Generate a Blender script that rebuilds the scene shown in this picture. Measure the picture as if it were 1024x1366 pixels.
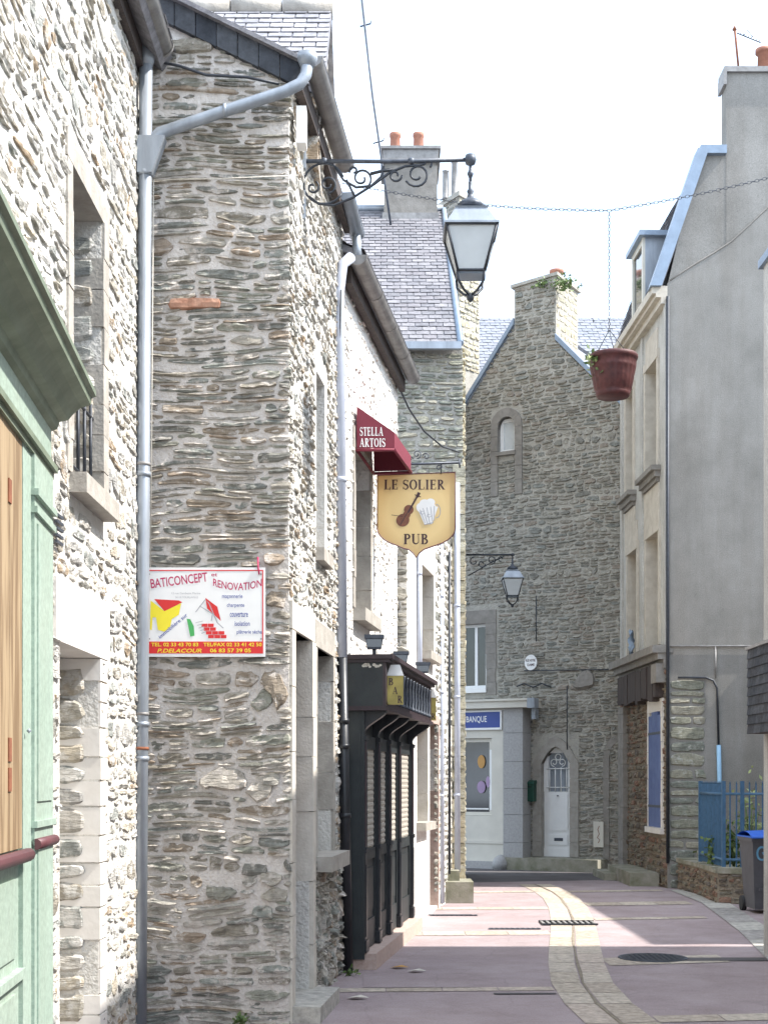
import bpy, bmesh, math, random
from mathutils import Vector, noise
R = math.radians
for o in list(bpy.data.objects): bpy.data.objects.remove(o)
sc = bpy.context.scene
COL = sc.collection

# ---------------------------------------------------------------- camera
FPX, HY, CZ = 1900.0, 1040.0, 1.72          # focal length in photo pixels, horizon row, eye height
cam_d = bpy.data.cameras.new('camera'); cam = bpy.data.objects.new('camera', cam_d); COL.objects.link(cam)
cam.location = (0, 0, CZ); cam.rotation_euler = (R(90), 0, 0)
cam_d.sensor_fit = 'VERTICAL'; cam_d.sensor_height = 24.0; cam_d.lens = 24.0*FPX/1366.0
cam_d.shift_y = (HY-683.0)/1366.0
cam_d.clip_start = 0.1; cam_d.clip_end = 1000
sc.camera = cam

# ---------------------------------------------------------------- light
SUN_AZ, SUN_EL = R(-7), R(50)               # azimuth from +X towards +Y
sd = Vector((math.cos(SUN_AZ)*math.cos(SUN_EL), math.sin(SUN_AZ)*math.cos(SUN_EL), math.sin(SUN_EL)))
sl = bpy.data.lights.new('sun', 'SUN'); sl.energy = 3.35; sl.angle = R(0.55); sl.color = (1.0, 0.955, 0.89)
so = bpy.data.objects.new('sun', sl); COL.objects.link(so); so.rotation_euler = sd.to_track_quat('Z', 'Y').to_euler()
so.location = (20, -2, 25)
wd = bpy.data.worlds.new('World'); sc.world = wd; wd.use_nodes = True
nt = wd.node_tree; nt.nodes.clear()
wo = nt.nodes.new('ShaderNodeOutputWorld'); bg = nt.nodes.new('ShaderNodeBackground')
sky = nt.nodes.new('ShaderNodeTexSky'); sky.sky_type = 'NISHITA'; sky.sun_disc = False
sky.sun_elevation = SUN_EL; sky.sun_rotation = R(90) - SUN_AZ; sky.air_density = 1.2; sky.dust_density = 2.0
tc = nt.nodes.new('ShaderNodeTexCoord'); mp = nt.nodes.new('ShaderNodeMapping'); mp.inputs['Scale'].default_value = (1, 1, 2.2)
nz = nt.nodes.new('ShaderNodeTexNoise'); nz.inputs['Scale'].default_value = 3.2; nz.inputs['Detail'].default_value = 7; nz.inputs['Roughness'].default_value = .55
cr = nt.nodes.new('ShaderNodeValToRGB'); cr.color_ramp.elements[0].position = .40; cr.color_ramp.elements[1].position = .60
cr.color_ramp.elements[0].color = (.24, .24, .24, 1)
mx = nt.nodes.new('ShaderNodeMix'); mx.data_type = 'RGBA'
nt.links.new(tc.outputs['Generated'], mp.inputs['Vector']); nt.links.new(mp.outputs['Vector'], nz.inputs['Vector'])
nt.links.new(nz.outputs['Fac'], cr.inputs['Fac']); nt.links.new(cr.outputs['Color'], mx.inputs['Factor'])
nt.links.new(sky.outputs['Color'], mx.inputs[6]); mx.inputs[7].default_value = (6.1, 6.9, 7.9, 1)
nt.links.new(mx.outputs[2], bg.inputs['Color']); bg.inputs['Strength'].default_value = 0.15
nt.links.new(bg.outputs['Background'], wo.inputs['Surface'])
vs = sc.view_settings; vs.view_transform = 'Standard'; vs.look = 'None'; vs.gamma = 1; vs.exposure = 1.42
sc.render.engine = 'CYCLES'
try:
    sc.cycles.use_denoising = True
    sc.cycles.max_bounces = 8; sc.cycles.diffuse_bounces = 4
except Exception: pass

# ---------------------------------------------------------------- helpers
def pt(px, py, Y):
    return Vector(((px-512)*Y/FPX, Y, CZ-(py-HY)*Y/FPX))
def gp(px, py):                              # a ground point
    Y = FPX*CZ/(py-HY); return ((px-512)*Y/FPX, Y)

class Fr:
    """a vertical wall plane: u runs right as seen from the street, d points to the street"""
    def __init__(s, x0, y0, x1, y1):
        s.o = Vector((x0, y0, 0)); v = Vector((x1-x0, y1-y0, 0)); s.L = v.length; s.u = v.normalized()
        s.n = Vector((s.u.y, -s.u.x, 0))
    def P(s, u, z, d=0.0): return s.o + s.u*u + s.n*d + Vector((0, 0, z))
    def hit(s, px, py, d=0.0):
        r = Vector(((px-512)/FPX, 1, -(py-HY)/FPX)); c = Vector((0, 0, CZ))
        t = ((s.o + s.n*d - c).dot(s.n))/r.dot(s.n); p = c + r*t
        return (p-s.o).dot(s.u), p.z
    def U(s, px, d=0.0): return s.hit(px, 1000, d)[0]
    def off(s, d):
        a = s.o + s.n*d; b = a + s.u*s.L
        return Fr(a.x, a.y, b.x, b.y)

class MB:
    def __init__(s): s.v = []; s.f = []; s.m = []; s.sm = []; s.mi = 0; s.smooth = False
    def V(s, p): s.v.append(tuple(p)); return len(s.v)-1
    def F(s, ids): s.f.append(tuple(ids)); s.m.append(s.mi); s.sm.append(s.smooth)
    def quad(s, a, b, c, d): s.F([s.V(a), s.V(b), s.V(c), s.V(d)])
    def poly(s, pts): s.F([s.V(p) for p in pts])
    def box8(s, P):                           # P[0..3] bottom loop, P[4..7] top loop
        i = [s.V(p) for p in P]
        for f in ((3,2,1,0),(4,5,6,7),(0,1,5,4),(1,2,6,5),(2,3,7,6),(3,0,4,7)): s.F([i[k] for k in f])
    def box(s, x0, x1, y0, y1, z0, z1):
        s.box8([Vector(q) for q in ((x0,y0,z0),(x1,y0,z0),(x1,y1,z0),(x0,y1,z0),(x0,y0,z1),(x1,y0,z1),(x1,y1,z1),(x0,y1,z1))])
    def fbox(s, F, u0, u1, z0, z1, d0, d1):
        s.box8([F.P(u0,z0,d1),F.P(u1,z0,d1),F.P(u1,z0,d0),F.P(u0,z0,d0),F.P(u0,z1,d1),F.P(u1,z1,d1),F.P(u1,z1,d0),F.P(u0,z1,d0)])
    def fpoly(s, F, uz, d0, d1):              # prism of a polygon in the wall plane
        a = [s.V(F.P(u,z,d1)) for u,z in uz]; b = [s.V(F.P(u,z,d0)) for u,z in uz]; n = len(uz)
        s.F(a); s.F(b[::-1])
        for i in range(n): s.F([a[i], b[i], b[(i+1)%n], a[(i+1)%n]])
    def fwall(s, F, u0, u1, z0, z1, holes=(), d0=-.35, d1=0.0):
        holes = [(h[0]-.004, h[1]+.004, h[2]-.004, h[3]+.004) for h in holes]
        us = sorted(set([u0,u1]+[min(max(h[k],u0),u1) for h in holes for k in (0,1)]))
        zs = sorted(set([z0,z1]+[min(max(h[k],z0),z1) for h in holes for k in (2,3)]))
        def solid(i, j):
            if i < 0 or j < 0 or i >= len(us)-1 or j >= len(zs)-1: return False
            u = (us[i]+us[i+1])/2; z = (zs[j]+zs[j+1])/2
            return not any(h[0] < u < h[1] and h[2] < z < h[3] for h in holes)
        for i in range(len(us)-1):
            for j in range(len(zs)-1):
                if not solid(i, j): continue
                a, b, c, e = us[i], us[i+1], zs[j], zs[j+1]
                s.quad(F.P(a,c,d1),F.P(b,c,d1),F.P(b,e,d1),F.P(a,e,d1)); s.quad(F.P(b,c,d0),F.P(a,c,d0),F.P(a,e,d0),F.P(b,e,d0))
                if not solid(i-1,j): s.quad(F.P(a,c,d0),F.P(a,c,d1),F.P(a,e,d1),F.P(a,e,d0))
                if not solid(i+1,j): s.quad(F.P(b,c,d1),F.P(b,c,d0),F.P(b,e,d0),F.P(b,e,d1))
                if not solid(i,j-1): s.quad(F.P(a,c,d0),F.P(b,c,d0),F.P(b,c,d1),F.P(a,c,d1))
                if not solid(i,j+1): s.quad(F.P(a,e,d1),F.P(b,e,d1),F.P(b,e,d0),F.P(a,e,d0))
    def tube(s, pts, r, seg=8, cap=True):
        pts = [Vector(p) for p in pts]; n = len(pts); old = s.smooth; s.smooth = True
        rs = r if isinstance(r, (list, tuple)) else [r]*n
        rings = []; a = None
        for i, p in enumerate(pts):
            t = (pts[min(i+1,n-1)]-pts[max(i-1,0)])
            if t.length < 1e-9: t = Vector((0,0,1))
            t.normalize()
            if a is None: a = t.cross(Vector((0,0,1)) if abs(t.z) < .9 else Vector((1,0,0)))
            a = a - t*a.dot(t)
            if a.length < 1e-5: a = t.orthogonal()
            a.normalize(); b = t.cross(a)
            rings.append([s.V(p + (a*math.cos(2*math.pi*k/seg)+b*math.sin(2*math.pi*k/seg))*rs[i]) for k in range(seg)])
        for i in range(n-1):
            for k in range(seg): s.F([rings[i][k], rings[i][(k+1)%seg], rings[i+1][(k+1)%seg], rings[i+1][k]])
        s.smooth = False
        if cap: s.F(rings[0][::-1]); s.F(rings[-1])
        s.smooth = old
    def lathe(s, c, prof, seg=20, rib=None, smooth=True):
        c = Vector(c); old = s.smooth; s.smooth = smooth; rings = []
        for j, (r, z) in enumerate(prof):
            ring = []
            for k in range(seg):
                a = 2*math.pi*k/seg; rr = r if not rib else rib(r, j, a)
                ring.append(s.V(c+Vector((rr*math.cos(a), rr*math.sin(a), z))))
            rings.append(ring)
        for i in range(len(prof)-1):
            for k in range(seg): s.F([rings[i][k], rings[i][(k+1)%seg], rings[i+1][(k+1)%seg], rings[i+1][k]])
        s.F(rings[0][::-1]); s.F(rings[-1]); s.smooth = old
    def build(s, name, mats, parent=None, loc=None):
        if not isinstance(mats, (list, tuple)): mats = [mats]
        off = Vector((0,0,0)); q = parent
        while q is not None: off += q.location; q = q.parent
        if parent is None and loc is not None: off = Vector(loc)
        me = bpy.data.meshes.new(name)
        me.from_pydata([(v[0]-off.x, v[1]-off.y, v[2]-off.z) for v in s.v], [], s.f)
        for m in mats: me.materials.append(m)
        me.polygons.foreach_set('material_index', s.m); me.polygons.foreach_set('use_smooth', s.sm); me.update()
        o = bpy.data.objects.new(name, me); COL.objects.link(o)
        if parent is not None: o.parent = parent
        elif loc is not None: o.location = loc
        return o

def tag(o, label=None, cat=None, group=None, kind=None):
    if label: o['label'] = label
    if cat: o['category'] = cat
    if group: o['group'] = group
    if kind: o['kind'] = kind
    return o
def thing(name, label, cat, loc=(0,0,0), group=None):
    o = bpy.data.objects.new(name, None); COL.objects.link(o); o.location = loc; o.empty_display_size = .2
    return tag(o, label, cat, group)

# ---------------------------------------------------------------- materials
def newmat(name):
    m = bpy.data.materials.new(name); m.use_nodes = True; n = m.node_tree
    return m, n, n.nodes['Principled BSDF']
def mat(name, col, rough=.7, var=.12, scale=6.0, metal=0.0, bump=0.0, bscale=60.0, col2=None, stretch=(1,1,1), spec=.5):
    m, n, b = newmat(name); b.inputs['Roughness'].default_value = rough; b.inputs['Metallic'].default_value = metal
    b.inputs['Specular IOR Level'].default_value = spec
    tc = n.nodes.new('ShaderNodeTexCoord'); mp = n.nodes.new('ShaderNodeMapping'); mp.inputs['Scale'].default_value = stretch
    n.links.new(tc.outputs['Object'], mp.inputs['Vector'])
    nz = n.nodes.new('ShaderNodeTexNoise'); nz.inputs['Scale'].default_value = scale; nz.inputs['Detail'].default_value = 8; nz.inputs['Roughness'].default_value = .62
    n.links.new(mp.outputs['Vector'], nz.inputs['Vector'])
    r = n.nodes.new('ShaderNodeValToRGB'); r.color_ramp.elements[0].position = .32; r.color_ramp.elements[1].position = .68
    c2 = col2 or tuple(min(1, c*(1+var)) for c in col); c1 = col if col2 else tuple(c*(1-var) for c in col)
    r.color_ramp.elements[0].color = (*c1, 1); r.color_ramp.elements[1].color = (*c2, 1)
    n.links.new(nz.outputs['Fac'], r.inputs['Fac']); n.links.new(r.outputs['Color'], b.inputs['Base Color'])
    if bump:
        n2 = n.nodes.new('ShaderNodeTexNoise'); n2.inputs['Scale'].default_value = bscale; n2.inputs['Detail'].default_value = 6
        n.links.new(mp.outputs['Vector'], n2.inputs['Vector'])
        bp = n.nodes.new('ShaderNodeBump'); bp.inputs['Strength'].default_value = bump; bp.inputs['Distance'].default_value = .01
        n.links.new(n2.outputs['Fac'], bp.inputs['Height']); n.links.new(bp.outputs['Normal'], b.inputs['Normal'])
    return m
def stonemat(name, cols, lime=None, lime_amt=.0, bump=.8, strata=True, moss=None):
    """per-stone colour, fine layered relief, patches of lime or moss over it"""
    m, n, b = newmat(name); b.inputs['Roughness'].default_value = .85; b.inputs['Specular IOR Level'].default_value = .25
    g = n.nodes.new('ShaderNodeNewGeometry'); r = n.nodes.new('ShaderNodeValToRGB'); e = r.color_ramp.elements
    r.color_ramp.interpolation = 'CONSTANT'
    while len(e) < len(cols): e.new(.5)
    for i, c in enumerate(cols): e[i].position = i/len(cols); e[i].color = (*c, 1)
    n.links.new(g.outputs['Random Per Island'], r.inputs['Fac'])
    tc = n.nodes.new('ShaderNodeTexCoord')
    nz = n.nodes.new('ShaderNodeTexNoise'); nz.inputs['Scale'].default_value = 14; nz.inputs['Detail'].default_value = 9; nz.inputs['Roughness'].default_value = .7
    n.links.new(tc.outputs['Object'], nz.inputs['Vector'])
    mr = n.nodes.new('ShaderNodeMapRange'); mr.inputs['From Min'].default_value = .3; mr.inputs['From Max'].default_value = .7
    mr.inputs['To Min'].default_value = .62; mr.inputs['To Max'].default_value = 1.38
    n.links.new(nz.outputs['Fac'], mr.inputs['Value'])
    mu = n.nodes.new('ShaderNodeMix'); mu.data_type = 'RGBA'; mu.blend_type = 'MULTIPLY'; mu.inputs['Factor'].default_value = 1
    n.links.new(r.outputs['Color'], mu.inputs[6]); n.links.new(mr.outputs['Result'], mu.inputs[7]); out = mu.outputs[2]
    def overlay(out, col, amt, scale, seed):
        n3 = n.nodes.new('ShaderNodeTexNoise'); n3.inputs['Scale'].default_value = scale; n3.inputs['Detail'].default_value = 9; n3.inputs['Roughness'].default_value = .7
        ma = n.nodes.new('ShaderNodeMapping'); ma.inputs['Location'].default_value = (seed, seed*2, 0)
        n.links.new(tc.outputs['Object'], ma.inputs['Vector']); n.links.new(ma.outputs['Vector'], n3.inputs['Vector'])
        r2 = n.nodes.new('ShaderNodeValToRGB'); r2.color_ramp.elements[0].position = .62-amt*.35; r2.color_ramp.elements[1].position = .72-amt*.35
        n.links.new(n3.outputs['Fac'], r2.inputs['Fac'])
        m2 = n.nodes.new('ShaderNodeMix'); m2.data_type = 'RGBA'; n.links.new(r2.outputs['Color'], m2.inputs['Factor'])
        n.links.new(out, m2.inputs[6]); m2.inputs[7].default_value = (*col, 1); return m2.outputs[2]
    if lime: out = overlay(out, lime, lime_amt, 9, 3.1)
    if moss: out = overlay(out, moss, .12, 1.3, 7.7)
    n.links.new(out, b.inputs['Base Color'])
    ms = n.nodes.new('ShaderNodeMapping'); ms.inputs['Scale'].default_value = (7, 7, 34) if strata else (16, 16, 22)
    n.links.new(tc.outputs['Object'], ms.inputs['Vector'])
    n4 = n.nodes.new('ShaderNodeTexNoise'); n4.inputs['Scale'].default_value = 1.6; n4.inputs['Detail'].default_value = 7; n4.inputs['Roughness'].default_value = .65
    n.links.new(ms.outputs['Vector'], n4.inputs['Vector'])
    bp = n.nodes.new('ShaderNodeBump'); bp.inputs['Strength'].default_value = bump; bp.inputs['Distance'].default_value = .03
    n.links.new(n4.outputs['Fac'], bp.inputs['Height']); n.links.new(bp.outputs['Normal'], b.inputs['Normal'])
    return m
def mortar(name, col, col2, bump=1.0, scale=5):
    m = mat(name, col, .95, col2=col2, scale=scale, bump=bump, bscale=38, spec=.15)
    for x in m.node_tree.nodes:
        if x.type == 'BUMP': x.inputs['Distance'].default_value = .02
    return m

M = {}
M['gable_stone'] = stonemat('gable_stone', [(.29,.262,.215),(.35,.322,.27),(.27,.265,.225),(.40,.368,.315),(.245,.25,.225),(.33,.275,.215),(.43,.395,.345),(.285,.295,.265),(.36,.29,.225),(.37,.35,.31),(.22,.215,.19),(.31,.31,.26)], lime=(.60,.55,.50), lime_amt=.30, bump=1.0)
M['gable_mortar'] = mortar('gable_mortar', (.54,.495,.455), (.66,.615,.575))
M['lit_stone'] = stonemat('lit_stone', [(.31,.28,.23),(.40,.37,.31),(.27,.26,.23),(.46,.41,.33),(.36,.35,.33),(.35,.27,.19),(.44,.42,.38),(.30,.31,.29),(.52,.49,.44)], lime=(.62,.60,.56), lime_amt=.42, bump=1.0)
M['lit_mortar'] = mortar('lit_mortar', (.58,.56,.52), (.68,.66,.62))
M['pub_stone'] = stonemat('pub_stone', [(.62,.58,.52),(.55,.51,.46),(.66,.62,.56),(.58,.50,.42)], lime=(.78,.76,.72), lime_amt=.6, bump=.7)
M['pub_mortar'] = mortar('pub_mortar', (.72,.70,.66), (.80,.78,.75))
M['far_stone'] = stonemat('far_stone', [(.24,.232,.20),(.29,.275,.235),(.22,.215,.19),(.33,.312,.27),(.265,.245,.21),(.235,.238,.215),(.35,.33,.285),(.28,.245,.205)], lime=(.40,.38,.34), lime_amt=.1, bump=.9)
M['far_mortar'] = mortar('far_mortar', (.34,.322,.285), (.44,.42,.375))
M['green_stone'] = stonemat('green_stone', [(.24,.24,.19),(.30,.29,.23),(.20,.21,.18),(.33,.31,.25)], lime=(.42,.42,.38), lime_amt=.2, moss=(.22,.25,.21))
M['sunlit_ochre_stone'] = stonemat('sunlit_ochre_stone', [(.42,.38,.27),(.50,.46,.34),(.38,.36,.28),(.46,.40,.28)], lime=(.56,.54,.46), lime_amt=.2)
M['brown_stone'] = stonemat('brown_stone', [(.17,.13,.10),(.22,.17,.12),(.14,.12,.10),(.26,.21,.16),(.20,.18,.14),(.24,.15,.11)], lime=(.34,.31,.26), lime_amt=.08)
M['brown_mortar'] = mortar('brown_mortar', (.22,.18,.14), (.31,.27,.21))
M['dressed'] = mat('dressed', (.30,.275,.24), .85, col2=(.45,.42,.375), scale=7, bump=.5, bscale=45)
M['dressed_dark'] = mat('dressed_dark', (.19,.175,.155), .85, col2=(.28,.26,.235), scale=7, bump=.5, bscale=45)
M['dressed_pale'] = mat('dressed_pale', (.27,.25,.22), .85, col2=(.38,.355,.32), scale=7, bump=.5, bscale=45)
M['dressed_warm'] = mat('dressed_warm', (.50,.455,.39), .85, col2=(.66,.615,.545), scale=5, bump=.5, bscale=45)
M['granite'] = mat('granite', (.30,.295,.29), .7, col2=(.40,.39,.385), scale=30, bump=.15)
M['granite_pink'] = mat('granite_pink', (.42,.30,.25), .7, col2=(.52,.41,.36), scale=25, bump=.15)
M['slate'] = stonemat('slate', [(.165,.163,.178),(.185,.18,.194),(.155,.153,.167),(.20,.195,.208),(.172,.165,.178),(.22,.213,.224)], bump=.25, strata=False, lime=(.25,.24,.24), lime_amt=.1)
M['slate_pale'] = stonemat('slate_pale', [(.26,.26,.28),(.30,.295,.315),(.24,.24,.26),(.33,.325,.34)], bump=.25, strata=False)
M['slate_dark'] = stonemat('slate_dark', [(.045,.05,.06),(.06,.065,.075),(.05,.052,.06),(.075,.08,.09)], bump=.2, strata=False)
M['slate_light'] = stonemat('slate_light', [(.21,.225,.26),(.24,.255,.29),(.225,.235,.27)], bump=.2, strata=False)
M['zinc'] = mat('zinc', (.30,.33,.37), .42, metal=.35, var=.18, scale=9, stretch=(1,1,.25), bump=.1, bscale=20)
M['zinc_bright'] = mat('zinc_bright', (.24,.30,.38), .45, metal=.3, var=.12, scale=5)
M['zinc_old'] = mat('zinc_old', (.20,.19,.185), .6, metal=.3, col2=(.34,.33,.32), scale=8, bump=.1)
M['white_pipe'] = mat('white_pipe', (.42,.45,.53), .5, var=.08)
M['iron'] = mat('iron', (.035,.04,.05), .5, metal=.3, var=.3, scale=30)
M['iron_grey'] = mat('iron_grey', (.07,.08,.10), .5, metal=.3, var=.3, scale=25)
M['black_paint'] = mat('black_paint', (.010,.011,.014), .4, col2=(.020,.022,.027), scale=8, bump=.06)
M['bar_green'] = mat('bar_green', (.016,.020,.022), .5, col2=(.028,.034,.035), scale=5, bump=.06)
M['burgundy'] = mat('burgundy', (.11,.036,.042), .5, var=.2, scale=12)
M['burgundy_dark'] = mat('burgundy_dark', (.035,.022,.026), .5, var=.3, scale=12)
M['gold'] = mat('gold', (.34,.27,.07), .45, metal=.2, var=.15, scale=10)
M['white'] = mat('white', (.78,.78,.77), .5, var=.03)
M['cream_paint'] = mat('cream_paint', (.60,.57,.50), .6, var=.06, scale=4)
M['awning_cloth'] = mat('awning_cloth', (.17,.020,.038), .75, var=.08, scale=5, bump=.1, bscale=200)
M['dark'] = mat('dark', (.012,.012,.014), .6, var=.2)
M['glass'] = mat('glass', (.03,.035,.04), .06, var=.3, scale=2, spec=.8)
M['lace'] = mat('lace', (.50,.46,.40), .9, col2=(.70,.66,.58), scale=60)
M['lace_dull'] = mat('lace_dull', (.26,.235,.20), .9, col2=(.42,.39,.34), scale=60)
M['terracotta'] = mat('terracotta', (.34,.15,.10), .75, var=.15, scale=12)
M['old_brick'] = mat('old_brick', (.34,.16,.10), .85, col2=(.46,.27,.19), scale=18, bump=.5, bscale=50)
M['pot_red'] = mat('pot_red', (.052,.012,.012), .6, col2=(.10,.024,.022), scale=14, bump=.2)
M['leaf'] = mat('leaf', (.05,.10,.03), .6, col2=(.16,.22,.06), scale=20)
M['leaf_pale'] = mat('leaf_pale', (.22,.28,.10), .6, col2=(.38,.42,.20), scale=20)
M['render'] = mat('render', (.20,.19,.186), .92, col2=(.29,.275,.27), scale=2.6, bump=.5, bscale=30, stretch=(1,1,.35))
M['plaster'] = mat('plaster', (.66,.62,.57), .9, col2=(.78,.75,.71), scale=3, bump=.25, bscale=18)
M['facade'] = mat('facade', (.42,.385,.33), .88, col2=(.57,.53,.47), scale=2.2, bump=.3, bscale=25, stretch=(1,1,.4))
M['facade_stone'] = mat('facade_stone', (.46,.41,.34), .88, col2=(.60,.55,.47), scale=6, bump=.4, bscale=25)
M['dark_wood'] = mat('dark_wood', (.035,.028,.026), .8, col2=(.075,.055,.048), scale=8, stretch=(3,3,.3), bump=.4, bscale=20)
M['blue_shutter'] = mat('blue_shutter', (.07,.11,.27), .6, col2=(.11,.16,.34), scale=6, bump=.1)
M['blue_rail'] = mat('blue_rail', (.055,.13,.225), .55, var=.2, scale=12)
M['blue_pipe'] = mat('blue_pipe', (.30,.50,.68), .55, var=.1)
M['shop_green'] = mat('shop_green', (.31,.43,.345), .5, col2=(.37,.48,.395), scale=3, bump=.04)
M['shop_green_dark'] = mat('shop_green_dark', (.13,.16,.11), .55, col2=(.22,.26,.19), scale=5)
M['mail_green'] = mat('mail_green', (.01,.06,.04), .4, var=.2)
M['banner_blue'] = mat('banner_blue', (.03,.06,.26), .45, var=.05)
M['bin_grey'] = mat('bin_grey', (.085,.085,.095), .55, var=.15, scale=8)
M['bin_blue'] = mat('bin_blue', (.02,.12,.55), .4, var=.08)
M['graffiti'] = mat('graffiti', (.12,.30,.45), .6, var=.1)
M['red_print'] = mat('red_print', (.62,.02,.02), .5, var=.03)
M['crimson_print'] = mat('crimson_print', (.45,.02,.10), .5, var=.03)
M['yellow_print'] = mat('yellow_print', (.80,.68,.03), .5, var=.03)
M['blue_print'] = mat('blue_print', (.03,.06,.30), .5, var=.03)
M['grey_print'] = mat('grey_print', (.35,.35,.38), .5, var=.03)
M['green_print'] = mat('green_print', (.06,.38,.10), .5, var=.03)
M['ink'] = mat('ink', (.045,.012,.015), .5, var=.1)
M['violin'] = mat('violin', (.17,.055,.022), .45, var=.35, scale=30)
M['rust'] = mat('rust', (.22,.08,.04), .85, var=.3, scale=20)
M['lamp_glass'] = mat('lamp_glass', (.52,.55,.56), .3, var=.06)
M['asphalt_red'] = mat('asphalt_red', (.27,.205,.215), .9, col2=(.33,.26,.268), scale=1.3, bump=.5, bscale=160)
M['asphalt'] = mat('asphalt', (.09,.083,.085), .9, col2=(.125,.117,.12), scale=1.5, bump=.5, bscale=160)
M['paver'] = stonemat('paver', [(.42,.36,.29),(.46,.40,.33),(.39,.33,.27),(.44,.37,.31)], bump=.25, strata=False)
M['curb'] = stonemat('curb', [(.36,.34,.31),(.42,.40,.36),(.32,.30,.28)], bump=.35, strata=False)
M['mossy'] = mat('mossy', (.16,.16,.10), .9, col2=(.34,.32,.27), scale=4, bump=.5, bscale=30)
M['lilac'] = mat('lilac', (.34,.24,.38), .6, var=.1)
M['orange'] = mat('orange', (.50,.27,.08), .6, var=.1)
M['grass'] = mat('grass', (.06,.13,.03), .7, var=.3)

def wood_mat():
    m, n, b = newmat('pine'); b.inputs['Roughness'].default_value = .6
    tc = n.nodes.new('ShaderNodeTexCoord'); mp = n.nodes.new('ShaderNodeMapping'); mp.inputs['Scale'].default_value = (5, 5, .5)
    n.links.new(tc.outputs['Object'], mp.inputs['Vector'])
    w = n.nodes.new('ShaderNodeTexWave'); w.inputs['Scale'].default_value = 2.2; w.inputs['Distortion'].default_value = 9; w.inputs['Detail'].default_value = 3
    n.links.new(mp.outputs['Vector'], w.inputs['Vector'])
    r = n.nodes.new('ShaderNodeValToRGB'); r.color_ramp.elements[0].color = (.20,.13,.07,1); r.color_ramp.elements[1].color = (.38,.28,.17,1)
    n.links.new(w.outputs['Color'], r.inputs['Fac']); n.links.new(r.outputs['Color'], b.inputs['Base Color']); return m
M['pine'] = wood_mat()
def sign_mat(c, rx, rz):
    m, n, b = newmat('pub_sign_paint'); b.inputs['Roughness'].default_value = .4
    tc = n.nodes.new('ShaderNodeTexCoord'); mp = n.nodes.new('ShaderNodeMapping')
    mp.inputs['Location'].default_value = (-c[0]/rx, 0, -c[1]/rz); mp.inputs['Scale'].default_value = (1/rx, 0, 1/rz)
    g = n.nodes.new('ShaderNodeTexGradient'); g.gradient_type = 'SPHERICAL'
    n.links.new(tc.outputs['Object'], mp.inputs['Vector']); n.links.new(mp.outputs['Vector'], g.inputs['Vector'])
    r = n.nodes.new('ShaderNodeValToRGB'); r.color_ramp.elements[0].color = (.36,.18,.045,1); r.color_ramp.elements[1].color = (.74,.54,.24,1)
    r.color_ramp.elements[0].position = .0; r.color_ramp.elements[1].position = .5
    n.links.new(g.outputs['Fac'], r.inputs['Fac']); n.links.new(r.outputs['Color'], b.inputs['Base Color']); return m

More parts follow.
